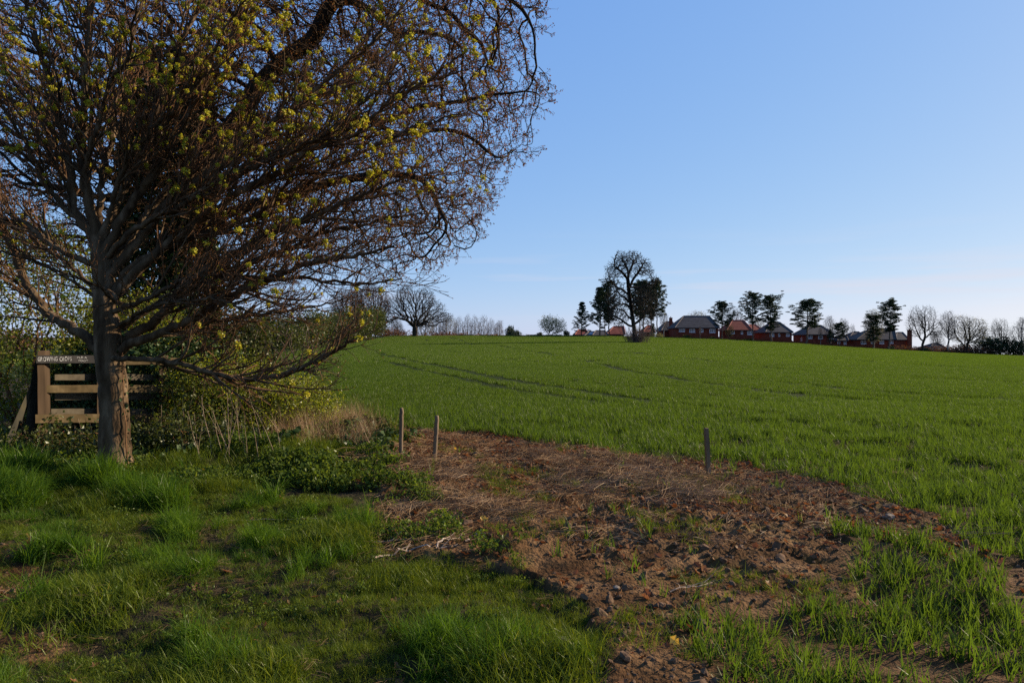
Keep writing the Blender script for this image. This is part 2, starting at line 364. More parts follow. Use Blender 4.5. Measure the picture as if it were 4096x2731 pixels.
def glass_mat(name, col, rough=0.08):
    m, n, l, out = new_mat(name)
    b = n.new('ShaderNodeBsdfPrincipled'); b.inputs['Base Color'].default_value = (*col, 1); b.inputs['Roughness'].default_value = rough
    l.new(b.outputs[0], out.inputs[0]); return m
M['glass'] = glass_mat('window_glass', (0.10, 0.105, 0.115))
M['solar'] = glass_mat('solar_panel', (0.03, 0.05, 0.10), 0.12)
M['litter'] = surf_mat('red_wrapper', [(0.45, (0.45, 0.03, 0.03)), (0.55, (0.7, 0.55, 0.5))], 20, 2, 0.5, 0)
M['yellowleaf'] = leaf_mat('yellow_leaf', [(0, (0.55, 0.30, 0.02)), (1, (0.65, 0.42, 0.04))], 0.3, (1.1, 1, 0.5), 0.05)
M['stone'] = surf_mat('pale_stone', [(0.35, (0.12, 0.095, 0.07)), (0.65, (0.25, 0.20, 0.15))], 12, 6, 0.85, 0.4, 40)

# ------------------------------------------------------------------ ground: one sheet out to the horizon
def axis(lo, hi, fine, far_lo, far_hi, ratio):
    a = list(np.arange(lo, hi, fine)); s = fine
    while a[-1] < far_hi: s *= ratio; a.append(a[-1]+s)
    s = fine; b = [lo]
    while b[-1] > far_lo: s *= ratio; b.append(b[-1]-s)
    return np.array(b[:0:-1]+a)
gx = axis(-4.6, 6.6, 0.042, -3200, 3200, 1.075)
gy1 = np.arange(2.7, 7.0, 0.03); gy2 = np.arange(7.0, 13.5, 0.05)
gy = np.concatenate([axis(2.7, 2.72, 0.03, -300, 2.7, 1.12)[:-1], gy1, gy2])
gy = np.unique(np.round(gy, 5)); s_ = 0.05; tail = [gy[-1]]
while tail[-1] < 3600:
    s_ = min(s_*1.05, 4.0) if tail[-1] < 260 else s_*1.09
    tail.append(tail[-1]+s_)
gy = np.concatenate([gy, tail[1:]])
GX, GY = np.meshgrid(gx, gy)
gXf, gYf = GX.ravel(), GY.ravel()
gZ = gz(gXf, gYf)
nx, ny = len(gx), len(gy)
ii = (np.arange(ny-1)[:, None]*nx+np.arange(nx-1)[None]).ravel()
gme = mesh_np('ground', np.stack([gXf, gYf, gZ], 1), np.stack([ii, ii+1, ii+1+nx, ii+nx], 1), smooth_=True)
wx, wy = warp(gXf, gYf)
soil_m = (inpoly(POLY_SOIL, wx, wy) | inpoly(POLY_PATH, wx, wy)).astype(np.float32)
field_m = ((inpoly(POLY_FIELD, wx, wy)*smooth(7, 16, gYf)) + (gYf > 30)).clip(0, 1).astype(np.float32)
soil_m = np.maximum(soil_m, (inpoly(POLY_WHEAT2, wx, wy)*0.8+inpoly(POLY_FIELD, wx, wy)*0.7*smooth(16, 8, gYf)).clip(0, 1)).astype(np.float32)
for nm, arr in (('soil', soil_m), ('field', field_m)):
    at_ = gme.attributes.new(nm, 'FLOAT', 'POINT'); at_.data.foreach_set('value', arr)

m, n, l, out = new_mat('ground_earth')
b = n.new('ShaderNodeBsdfPrincipled'); b.inputs['Roughness'].default_value = 0.95; b.inputs['Specular IOR Level'].default_value = 0.05
t = n.new('ShaderNodeTexCoord')
def tex(scale, detail=6): 
    q = n.new('ShaderNodeTexNoise'); q.inputs['Scale'].default_value = scale; q.inputs['Detail'].default_value = detail; l.new(t.outputs['Object'], q.inputs[0]); return q
r_soil = ramp(n, [(0.32, (0.038, 0.018, 0.007)), (0.5, (0.086, 0.045, 0.019)), (0.7, (0.17, 0.098, 0.046))]); l.new(tex(2.6, 10).outputs[0], r_soil.inputs[0])
r_moss = ramp(n, [(0.56, (0, 0, 0)), (0.70, (0.7, 0.7, 0.7))]); l.new(tex(1.9, 7).outputs[0], r_moss.inputs[0])
mx = n.new('ShaderNodeMix'); mx.data_type = 'RGBA'; mx.inputs['B'].default_value = (0.065, 0.055, 0.012, 1)
l.new(r_moss.outputs[0], mx.inputs['Factor']); l.new(r_soil.outputs[0], mx.inputs['A'])
r_turf = ramp(n, [(0.3, (0.012, 0.012, 0.006)), (0.7, (0.045, 0.034, 0.018))]); l.new(tex(5, 6).outputs[0], r_turf.inputs[0])
r_field = ramp(n, [(0.3, (0.014, 0.022, 0.003)), (0.7, (0.026, 0.036, 0.005))]); l.new(tex(3, 5).outputs[0], r_field.inputs[0])
a_s = n.new('ShaderNodeAttribute'); a_s.attribute_name = 'soil'; a_f = n.new('ShaderNodeAttribute'); a_f.attribute_name = 'field'
m1 = n.new('ShaderNodeMix'); m1.data_type = 'RGBA'; l.new(a_f.outputs['Fac'], m1.inputs['Factor']); l.new(r_turf.outputs[0], m1.inputs['A']); l.new(r_field.outputs[0], m1.inputs['B'])
m2 = n.new('ShaderNodeMix'); m2.data_type = 'RGBA'; l.new(a_s.outputs['Fac'], m2.inputs['Factor']); l.new(m1.outputs['Result'], m2.inputs['A']); l.new(mx.outputs['Result'], m2.inputs['B'])
l.new(m2.outputs['Result'], b.inputs['Base Color'])
bp = n.new('ShaderNodeBump'); bp.inputs['Strength'].default_value = 1.0; bp.inputs['Distance'].default_value = 0.045
l.new(tex(30, 8).outputs[0], bp.inputs['Height']); l.new(bp.outputs[0], b.inputs['Normal'])
l.new(b.outputs[0], out.inputs[0]); M['ground'] = m
tag(obj('ground', gme, M['ground']), kind='structure')

# ------------------------------------------------------------------ blades, tufts and scattering
def blades(n, spread, h, w, lean=0.5, bend=0.6, seg=3, r=None, flat=False):
    """n curved tapered grass blades about the origin -> Buf"""
    r = r or rng
    B = Buf()
    az = r.uniform(0, 2*pi, n); rad = spread*np.sqrt(r.uniform(0, 1, n)); pa = r.uniform(0, 2*pi, n)
    base = np.stack([rad*np.cos(pa), rad*np.sin(pa), np.full(n, -0.01)], 1)
    H = r.uniform(h[0], h[1], n); Wd = r.uniform(w[0], w[1], n); le = lean*r.uniform(0.15, 1, n); be_ = bend*r.uniform(0.1, 1.2, n)
    dirh = np.stack([np.cos(az), np.sin(az), np.zeros(n)], 1); side = np.stack([-np.sin(az), np.cos(az), np.zeros(n)], 1)
    rot = r.uniform(-0.9, 0.9, n)[:, None]; side = nrm(side*np.cos(rot)+dirh*np.sin(rot))
    rows = []
    P = base.copy(); th = le.copy()
    for k in range(seg+1):
        wk = (Wd*(1-(k/seg)**1.6)*0.5)[:, None]
        if k < seg: rows += [P-side*wk, P+side*wk]
        else: rows += [P]
        st = (H/seg)[:, None]
        P = P+st*(dirh*np.sin(th)[:, None]+np.array([0, 0, 1.0])*np.cos(th)[:, None])
        th = th+be_*(0.5+k/seg)
    V = np.stack(rows, 1); nv = V.shape[1]; b0 = np.arange(n)[:, None]*nv
    q = np.concatenate([b0+[2*k, 2*k+1, 2*k+3, 2*k+2] for k in range(seg-1)])
    t_ = b0+[2*(seg-1), 2*(seg-1)+1, nv-1]
    return B.add(V.reshape(-1, 3), q, t_)

def source(name, buf, material):
    me = buf.mesh(name); me.materials.append(material)
    return bpy.data.objects.new(name, me)           # instanced only, never placed by itself

def scatter(name, X, Y, variants, scale=(0.8, 1.2), tilt=0.12, dz=0.0, Z=None, label=None, cat=None, sc=None):
    X = np.asarray(X); Y = np.asarray(Y); n_ = len(X)
    Z = gz(X, Y)+dz if Z is None else Z
    me = bpy.data.meshes.new(name); me.vertices.add(n_)
    me.vertices.foreach_set('co', np.stack([X, Y, Z], 1).astype(np.float32).ravel())
    rot = np.stack([rng.normal(0, tilt, n_), rng.normal(0, tilt, n_), rng.uniform(0, 2*pi, n_)], 1).astype(np.float32)
    a = me.attributes.new('rot', 'FLOAT_VECTOR', 'POINT'); a.data.foreach_set('vector', rot.ravel())
    scv = rng.uniform(scale[0], scale[1], n_) if sc is None else sc
    a = me.attributes.new('scl', 'FLOAT', 'POINT'); a.data.foreach_set('value', scv.astype(np.float32))
    a = me.attributes.new('pick', 'INT', 'POINT'); a.data.foreach_set('value', rng.integers(0, len(variants), n_).astype(np.int32))
    o = obj(name, me); tag(o, label, cat, kind='stuff')
    g = bpy.data.node_groups.new(name, 'GeometryNodeTree')
    g.interface.new_socket('Geometry', in_out='INPUT', socket_type='NodeSocketGeometry')
    g.interface.new_socket('Geometry', in_out='OUTPUT', socket_type='NodeSocketGeometry')
    N, L = g.nodes, g.links
    gi, go = N.new('NodeGroupInput'), N.new('NodeGroupOutput')
    j = N.new('GeometryNodeJoinGeometry')
    for v in variants:
        oi = N.new('GeometryNodeObjectInfo'); oi.inputs['Object'].default_value = v; oi.inputs['As Instance'].default_value = False
        gi2 = N.new('GeometryNodeGeometryToInstance'); L.new(oi.outputs['Geometry'], gi2.inputs[0]); L.new(gi2.outputs[0], j.inputs[0])
    ip = N.new('GeometryNodeInstanceOnPoints'); ip.inputs['Pick Instance'].default_value = True
    def na(nm, ty):
        q = N.new('GeometryNodeInputNamedAttribute'); q.data_type = ty; q.inputs['Name'].default_value = nm; return q.outputs['Attribute']
    L.new(gi.outputs[0], ip.inputs['Points']); L.new(j.outputs[0], ip.inputs['Instance'])
    L.new(na('pick', 'INT'), ip.inputs['Instance Index']); L.new(na('rot', 'FLOAT_VECTOR'), ip.inputs['Rotation']); L.new(na('scl', 'FLOAT'), ip.inputs['Scale'])
    L.new(ip.outputs[0], go.inputs[0])
    md = o.modifiers.new('scatter', 'NODES'); md.node_group = g
    return o

def sow(x0, x1, y0, y1, dens):
    n_ = int((x1-x0)*(y1-y0)*dens)
    X = rng.uniform(x0, x1, n_); Y = rng.uniform(y0, y1, n_)
    k = np.abs(X) < 0.77*Y+1.3                       # keep what the camera, or one a step aside, can see
    return X[k], Y[k]

# tramlines and drilling gaps in the crop, traced along the field and laid on the ground
def ground_curve(pts):
    return np.array([ground_at(x*4096/2352, y*4096/2352) for x, y in pts])
def dist_curve(C, X, Y):
    d = np.full(X.shape, 1e9)
    for i in range(len(C)-1):
        a, b_ = C[i], C[i+1]; ab = b_-a; L2 = (ab**2).sum()+1e-9
        t_ = np.clip(((X-a[0])*ab[0]+(Y-a[1])*ab[1])/L2, 0, 1)
        d = np.minimum(d, np.hypot(X-a[0]-t_*ab[0], Y-a[1]-t_*ab[1]))
    return d
TRACKS = [(ground_curve([(870, 812), (960, 833), (1050, 850), (1150, 872), (1290, 893), (1480, 922), (1640, 940), (1900, 973), (2100, 990), (2400, 1012)]), 0.34),
          (ground_curve([(860, 828), (960, 850), (1080, 876), (1180, 897), (1300, 915), (1420, 930), (1560, 948), (1700, 962)]), 0.26),
          (ground_curve([(1130, 790), (1280, 818), (1420, 848), (1600, 880), (1800, 905), (2100, 930), (2400, 948)]), 0.28),
          (ground_curve([(1420, 806), (1560, 822), (1700, 838), (1900, 858), (2150, 872), (2400, 885)]), 0.32),
          (ground_curve([(1550, 801), (1700, 812), (1900, 826), (2150, 842), (2400, 856)]), 0.32),
          (ground_curve([(1800, 880), (1950, 897), (2150, 912), (2400, 925)]), 0.26),
          (ground_curve([(1030, 775), (1060, 782), (1090, 795)]), 0.3), (ground_curve([(975, 778), (985, 785)]), 0.3),
          (ground_curve([(1480, 925), (1700, 950), (1820, 975), (2000, 1000), (2200, 1022), (2400, 1045)]), 0.26)]
def crop_ok(X, Y, pad=0.0):
    ok = np.ones(X.shape, bool)
    for i, (C, w_) in enumerate(TRACKS):
        br = fbm(X*0.22+i*9, Y*0.22, 2, 91+i)
        ok &= ~((dist_curve(C, X, Y) < w_*(0.75+0.6*vnoise(X*1.3, Y*1.3, 5))*np.clip((Y-4)/26, 0.3, 0.9)+pad) & (br > (0.0 if i < 2 else 0.31)))
    return ok

r1 = np.random.default_rng(3)
wheat_src = [source('wheat_plant', blades(10, 0.035, (0.09, 0.20), (0.006, 0.010), 0.55, 0.55, 3, r1), M['wheat']) for _ in range(5)]
wheat_mid = [source('wheat_patch', blades(120, 0.27, (0.10, 0.17), (0.006, 0.010), 0.55, 0.5, 3, r1), M['wheat']) for _ in range(4)]
wheat_far = [source('wheat_block', blades(260, 0.85, (0.14, 0.19), (0.016, 0.026), 0.5, 0.45, 2, r1), M['wheat']) for _ in range(4)]
X, Y = sow(-5, 16, 4.2, 17, 260); a, b_ = warp(X, Y, 0.10)
k = inpoly(POLY_FIELD, a, b_) & crop_ok(X, Y)
edge = smooth(0.30, 0.62, fbm(X*1.2, Y*1.2, 3, 14)+0.25*smooth(-0.2, 1.5, Y-np.interp(X, [W(*p)[0] for p in ((1290, 1690), (1950, 1742), (2600, 1830), (2900, 1856), (3690, 2060), (4096, 2268))], [W(*p)[1] for p in ((1290, 1690), (1950, 1742), (2600, 1830), (2900, 1856), (3690, 2060), (4096, 2268))])))
k &= rng.uniform(0, 1, len(X)) < 0.10+0.90*edge*smooth(0.25, 0.45, fbm(X*2.6, Y*2.6, 2, 18)+0.35*smooth(9, 14, Y))
sX, sY = [X[k]], [Y[k]]
X, Y = sow(0.3, 7.5, 2.2, 6.8, 230); a, b_ = warp(X, Y, 0.12)
dn = smooth(0.40, 0.60, fbm(X*1.5+4, Y*1.5, 3, 15)+0.16*smooth(3.2, 5.0, Y))
k = inpoly(POLY_WHEAT2, a, b_) & (rng.uniform(0, 1, len(X)) < 0.05+0.8*dn)
sX.append(X[k]); sY.append(Y[k])
# stray plants on the bare strip
X, Y = sow(-1.5, 7, 3, 11, 6); k = inpoly(POLY_SOIL, X, Y) & (fbm(X*1.1, Y*1.1, 3, 19) > 0.55); sX.append(X[k]); sY.append(Y[k])
scatter('wheat_crop', np.concatenate(sX), np.concatenate(sY), wheat_src, (0.6, 1.2), 0.16, label='young green wheat plants along the near edge of the field', cat='crop')
X, Y = sow(-20, 40, 16.2, 46, 13); k = inpoly(POLY_FIELD, X, Y) & crop_ok(X, Y, 0.2)
scatter('wheat_crop', X[k], Y[k], wheat_mid, (0.85, 1.2), 0.04, label='even green wheat covering the middle of the field', cat='crop')
X, Y = sow(-40, 150, 44, 190, 1.55); k = inpoly(POLY_FIELD, X, Y) & crop_ok(X, Y, 0.55)
k |= (X < -26) & (Y > 40) & (X > -0.75*Y) & (Y < 120) & (X < -30)
X, Y = X[k], Y[k]
o_ = scatter('wheat_crop', X, Y, wheat_far, (0.8, 1.15), 0.0, label='far green wheat rising to the crest of the field', cat='crop')

# meadow grass, lush tussocks, weeds
r2 = np.random.default_rng(8)
grass_src = [source('grass_tuft', blades(30, 0.08, (0.05, 0.17), (0.0030, 0.0062), 0.85, 0.85, 3, r2), M['grass']) for _ in range(6)]
lush_src = [source('lush_tuft', blades(30, 0.07, (0.20, 0.38), (0.004, 0.008), 0.65, 0.8, 4, r2), M['lush']) for _ in range(5)]
X, Y = sow(-6.5, 1.6, 1.8, 9.4, 760); a, b_ = warp(X, Y, 0.16)
dn = fbm(X*1.3, Y*1.3, 4, 44)
k = inpoly(POLY_GRASS, a, b_) & (rng.uniform(0, 1, len(X)) < np.where(inpoly(POLY_PATH, a, b_), 0.10+0.3*(dn > 0.55), 0.40+0.60*smooth(0.38, 0.55, dn)))
scv = (0.42+0.75*smooth(0.38, 0.68, fbm(X*1.5, Y*1.5, 3, 45)))*rng.uniform(0.75, 1.25, len(X))
gX, gY_, gS = [X[k]], [Y[k]], [scv[k]]
X, Y = sow(-3, 4.5, 3.2, 12.5, 130); k = inpoly(POLY_SOIL, X, Y) & (rng.uniform(0, 1, len(X)) < 0.7*smooth(0.57, 0.70, fbm(X*1.4, Y*1.4, 3, 46)))
gX.append(X[k]); gY_.append(Y[k]); gS.append(rng.uniform(0.5, 0.9, k.sum()))
X, Y = sow(-8, -1.5, 7.6, 13.0, 120); k = inpoly(POLY_WEED, X, Y); gX.append(X[k]); gY_.append(Y[k]); gS.append(rng.uniform(0.8, 1.5, k.sum()))
gX = np.concatenate(gX); gY_ = np.concatenate(gY_)
scatter('meadow_grass', gX, gY_, grass_src, tilt=0.2, sc=np.concatenate(gS), label='short rough meadow grass in the foreground', cat='grass')

LUSH = [poly((640, 2080), (1000, 2030), (1380, 2080), (1420, 2250), (1320, 2340), (1180, 2400), (900, 2350), (700, 2250)),
        poly((-500, 1860), (160, 1860), (240, 1960), (150, 2030), (-500, 2040)), poly((250, 1900), (400, 1915), (640, 1950), (680, 2010), (560, 2030), (330, 2000)),
        poly((780, 2580), (1080, 2560), (1160, 2680), (1080, 2900), (700, 2900)), poly((450, 2240), (760, 2230), (800, 2340), (480, 2360)), poly((1560, 2480), (2000, 2520), (2100, 2680), (1750, 2760))]
X, Y = sow(-7, 1.0, 2.4, 9.6, 330); a, b_ = warp(X, Y, 0.14)
k = np.zeros(X.shape, bool)
for P_ in LUSH: k |= inpoly(P_, a, b_)
cl_ = fbm(X*2.6, Y*2.6, 2, 48)
k &= rng.uniform(0, 1, len(X)) < 0.06+0.94*smooth(0.42, 0.58, cl_)
k |= inpoly(POLY_GRASS, X, Y) & (fbm(X*2.1, Y*2.1, 2, 49) > 0.72)
scv = rng.uniform(0.5, 1.0, len(X))*(0.45+0.75*smooth(0.42, 0.75, cl_))*(0.62+0.5*smooth(3, 7, Y))*1.15
scatter('grass_tussocks', X[k], Y[k], lush_src, tilt=0.25, sc=scv[k], label='long lush dark green tussocks of grass below the maple', cat='grass')

def weed_buf(r):                                     # low plant of many small lobed leaves
    B = Buf(); n_ = 46
    th = r.uniform(0, 2*pi, n_); ra = 0.16*np.sqrt(r.uniform(0, 1, n_)); h = r.uniform(0.02, 0.22, n_)*(1-ra*2.2)
    C = np.stack([ra*np.cos(th), ra*np.sin(th), h], 1)
    leaves(B, C, r.uniform(0.022, 0.055, n_), 0.2, 0.75, 0.3, r)
    st = [(np.stack([C[i]*[0.2, 0.2, 0], C[i]]), np.array([0.0022, 0.0012])) for i in range(0, n_, 3)]
    tubes(B, st); return B
weed_src = [source('weed_plant', weed_buf(r2), M['weed']) for _ in range(5)]
X, Y = sow(-8.5, -1.2, 7.3, 13.0, 110); wn_ = fbm(X*1.1, Y*1.1, 3, 52)
wpx, wpy = CX+F*X/Y, CY+F*CAMZ/Y
k = inpoly(POLY_WEED, *warp(X, Y, 0.35)) & (rng.uniform(0, 1, len(X)) < smooth(0.34, 0.56, wn_)*(1-0.75*smooth(1150, 1420, wpx)*smooth(1930, 1800, wpy)))
wX, wY, wS = [X[k]], [Y[k]], [(rng.uniform(0.45, 1.0, len(X))*(0.55+0.75*smooth(0.35, 0.62, wn_)))[k]]
X, Y = sow(-3.6, 0.6, 5.0, 8.6, 60); k = inpoly(poly((1250, 1950), (1560, 1900), (1800, 2060), (2000, 2230), (1700, 2330), (1420, 2230)), *warp(X, Y, 0.25)) & (fbm(X*1.6, Y*1.6, 3, 53) > 0.44)
wX.append(X[k]); wY.append(Y[k]); wS.append(rng.uniform(0.4, 0.9, k.sum()))
X, Y = sow(-6, 1.5, 2.4, 9, 30); k = inpoly(POLY_GRASS, X, Y) & (fbm(X*1.4+7, Y*1.4, 3, 54) > 0.55)
wX.append(X[k]); wY.append(Y[k]); wS.append(rng.uniform(0.25, 0.55, k.sum()))
scatter('undergrowth', np.concatenate(wX), np.concatenate(wY), weed_src, tilt=0.2, sc=np.concatenate(wS), label='leafy green nettles and weeds on the bank right of the maple', cat='weeds')
def ivy_buf(r):
    B = Buf(); n_ = 26
    th = r.uniform(0, 2*pi, n_); ra = 0.2*np.sqrt(r.uniform(0, 1, n_))
    leaves(B, np.stack([ra*np.cos(th), ra*np.sin(th), r.uniform(0.02, 0.12, n_)], 1), r.uniform(0.04, 0.08, n_), 0.1, 0.95, 0.2, r); return B
ivy_src = [source('ivy_patch', ivy_buf(r2), M['ivy']) for _ in range(4)]
X, Y = sow(-5, -1, 9, 13, 75); k = inpoly(POLY_IVY, *warp(X, Y, 0.2)); iX, iY = [X[k]], [Y[k]]
X, Y = sow(-6.5, -3, 8, 12, 18); k = inpoly(POLY_WEED, X, Y) & (fbm(X*1.3, Y*1.3, 2, 57) > 0.5); iX.append(X[k]); iY.append(Y[k])
scatter('ground_ivy', np.concatenate(iX), np.concatenate(iY), ivy_src, (0.8, 1.4), 0.2, label='dark glossy ivy creeping over the ground left of the stakes', cat='ivy')

# dead straw
def straw_buf(r, n_=34, L=(0.08, 0.34), flat=0.10, spread=0.22):
    B = Buf(); ch = []
    for i in range(n_):
        a_ = r.normal(0.5, 0.8); p = np.array([r.normal(0, spread*0.6), r.normal(0, spread*0.6), r.uniform(0.005, 0.05)])
        d = np.array([cos(a_), sin(a_), r.normal(flat, 0.12)]); L_ = r.uniform(*L); pts = [p]
        for s in range(3): pts.append(pts[-1]+d*L_/3); d = nrm(d+np.array([r.normal(0, 0.15), r.normal(0, 0.15), -0.10]))
        pts = np.array(pts); pts[:, 2] = np.maximum(pts[:, 2], 0.004)
        ch.append((pts, np.array([0.0017, 0.0016, 0.0014, 0.0007])))
    tubes(B, ch); return B
straw_src = [source('straw_wisp', straw_buf(r2), M['straw']) for _ in range(5)]
ST = [poly((1400, 1835), (1600, 1840), (1830, 1850), (1800, 1960), (1560, 1960)), poly((2130, 1815), (2500, 1850), (2820, 1915), (3120, 2010), (2850, 2040), (2400, 2000), (2180, 1920)),
      poly((1650, 1980), (2150, 1990), (2050, 2130), (1700, 2100))]
X, Y = sow(-3.5, 4.0, 5.0, 12.5, 95); a, b_ = warp(X, Y, 0.25); k = np.zeros(X.shape, bool)
for P_ in ST: k |= inpoly(P_, a, b_)
k &= rng.uniform(0, 1, len(X)) < 0.25+0.75*smooth(0.38, 0.55, fbm(X*1.7, Y*1.7, 3, 58))
k |= inpoly(POLY_SOIL, X, Y) & (Y > 5.2) & (rng.uniform(0, 1, len(X)) < 0.10)
scatter('dead_straw', X[k], Y[k], straw_src, (0.5, 1.1), 0.15, label='bleached dead grass flattened on the bare ground between the stakes', cat='dead grass')
thatch_src = [source('thatch_wisp', straw_buf(r2, 26, (0.05, 0.20), 0.12, 0.2), M['thatch']) for _ in range(4)]
X, Y = sow(-6.5, 1.6, 2.2, 9.2, 50); k = inpoly(POLY_GRASS, X, Y) & (rng.uniform(0, 1, len(X)) < 0.10+0.60*smooth(0.56, 0.40, fbm(X*1.3, Y*1.3, 4, 44)))
scatter('grass_thatch', X[k], Y[k], thatch_src, (0.35, 0.65), 0.2, dz=0.008, label='short dead blades matted between the foreground grass', cat='dead grass')
tall_src = [source('dry_grass_tuft', blades(22, 0.12, (0.3, 0.75), (0.002, 0.004), 0.4, 0.4, 3, r2), M['straw']) for _ in range(4)]
X, Y = sow(-4.6, -1.6, 9.0, 13.4, 40); k = inpoly(poly((1030, 1720), (1200, 1695), (1420, 1690), (1560, 1790), (1500, 1870), (1150, 1830)), *warp(X, Y, 0.2))
scatter('dry_grass', X[k], Y[k], tall_src, (0.5, 1.0), 0.3, label='pale dry grass standing at the end of the bank by the ivy', cat='dead grass')

# dead leaves
def dead_leaf(r):
    n_ = 9; B = Buf(); tt = np.linspace(0, 1, n_); wd = 0.5*np.sin(pi*tt**0.8)*(0.75+0.35*np.sin(tt*19+r.uniform(0, 6)))
    cu = r.uniform(0.15, 0.5)
    mid = np.stack([tt-0.5, np.zeros(n_), cu*(tt-0.5)**2*1.6], 1); wv = wd*0.75
    Lf = mid+np.stack([np.zeros(n_), wv, wv*r.uniform(0.1, 0.7)], 1); Rt = mid+np.stack([np.zeros(n_), -wv, wv*r.uniform(0.1, 0.7)], 1)
    V = np.concatenate([mid, Lf, Rt])*0.075
    q = [(i, i+1, n_+i+1, n_+i) for i in range(n_-1)]+[(i+1, i, 2*n_+i, 2*n_+i+1) for i in range(n_-1)]
    return B.add(V+[0, 0, 0.006], q)
dead_src = [source('dead_leaf', dead_leaf(r2), M['deadleaf']) for _ in range(6)]
X, Y = sow(-4.0, 8, 3.0, 12.8, 240); a, b_ = warp(X, Y, 0.2)
strip = poly((1450, 1700), (1950, 1745), (2250, 1795), (2600, 1835), (2900, 1862), (3293, 1940), (3690, 2065), (4096, 2275), (4096, 2400), (3600, 2180), (3250, 2080), (2700, 2100), (2300, 2050), (1800, 2100), (1500, 1950))
k = (inpoly(strip, a, b_) & (rng.uniform(0, 1, len(X)) < 0.25+0.75*smooth(0.4, 0.55, fbm(X*1.5, Y*1.5, 3, 59))))
k |= inpoly(POLY_SOIL, a, b_) & (rng.uniform(0, 1, len(X)) < 0.16)
k |= inpoly(POLY_GRASS, X, Y) & (rng.uniform(0, 1, len(X)) < 0.075)
scatter('leaf_litter', X[k], Y[k], dead_src, (0.45, 1.15), 0.45, dz=0.004, label='brown dead leaves scattered over the bare ground', cat='dead leaves')
# soil crumbs
def crumb(r):
    B = Buf(); v = nrm(np.array([(x, y, z) for x in (-1, 0, 1) for y in (-1, 0, 1) for z in (-1, 0, 1) if (x, y, z) != (0, 0, 0)], float))
    import bmesh
    bm = bmesh.new()
    for p in v*r.uniform(0.6, 1.15, (len(v), 1)): bm.verts.new(p*np.array([1, 1, 0.65])*0.02)
    bmesh.ops.convex_hull(bm, input=bm.verts); me = bpy.data.meshes.new('soil_crumb'); bm.to_mesh(me); bm.free()
    me.materials.append(M['crumb']); return bpy.data.objects.new('soil_crumb', me)
M['crumb'] = surf_mat('soil_crumb', [(0.3, (0.055, 0.031, 0.017)), (0.7, (0.16, 0.10, 0.06))], 30, 5, 0.95, 0.5, 90)
crumb_src = [crumb(r2) for _ in range(5)]
X, Y = sow(-4, 8, 2.6, 12, 420); k = (inpoly(POLY_SOIL, *warp(X, Y)) | inpoly(POLY_PATH, *warp(X, Y))) & (rng.uniform(0, 1, len(X)) < 0.15+0.85*smooth(0.38, 0.58, fbm(X*1.2, Y*1.2, 3, 66)))
scatter('soil_crumbs', X[k], Y[k], crumb_src, tilt=0.6, sc=rng.exponential(0.36, k.sum())+0.18, label='crumbs and small clods of dry brown soil', cat='soil')

# ------------------------------------------------------------------ tree tools
def resample(P, R, step):
    """Catmull-Rom through the traced points"""
    P = np.asarray(P, float); R = np.asarray(R, float)
    E = np.concatenate([[2*P[0]-P[1]], P, [2*P[-1]-P[-2]]])
    oP, oR = [], []
    for i in range(len(P)-1):
        n_ = max(1, int(np.linalg.norm(P[i+1]-P[i])/step)); t_ = np.linspace(0, 1, n_, endpoint=False)[:, None]
        p0, p1, p2, p3 = E[i], E[i+1], E[i+2], E[i+3]
        oP.append(0.5*((2*p1)+(p2-p0)*t_+(2*p0-5*p1+4*p2-p3)*t_**2+(3*p1-p0-3*p2+p3)*t_**3)); oR.append(R[i]+(R[i+1]-R[i])*t_[:, 0])
    return np.concatenate(oP+[P[-1:]]), np.concatenate(oR+[R[-1:]])

def grow(p, d, L, r0, nseg, up, wig, r, tip=0.25):
    pts = [p]; d = d/np.linalg.norm(d)
    for i in range(nseg):
        d = d+np.array([r.normal(0, wig), r.normal(0, wig), r.normal(0, wig)+up]); d = d/np.linalg.norm(d)
        pts.append(pts[-1]+d*L/nseg)
    return np.array(pts), r0*np.linspace(1, tip, nseg+1)

def side_dir(t, ang, r, out=None, outw=0.0, up=0.0):
    a_ = r.normal(size=3); s = np.cross(t, a_); s /= np.linalg.norm(s)+1e-9
    d = t*cos(ang)+s*sin(ang)
    if out is not None: d = d+out*outw
    d = d+np.array([0, 0, up])
    return d/np.linalg.norm(d)

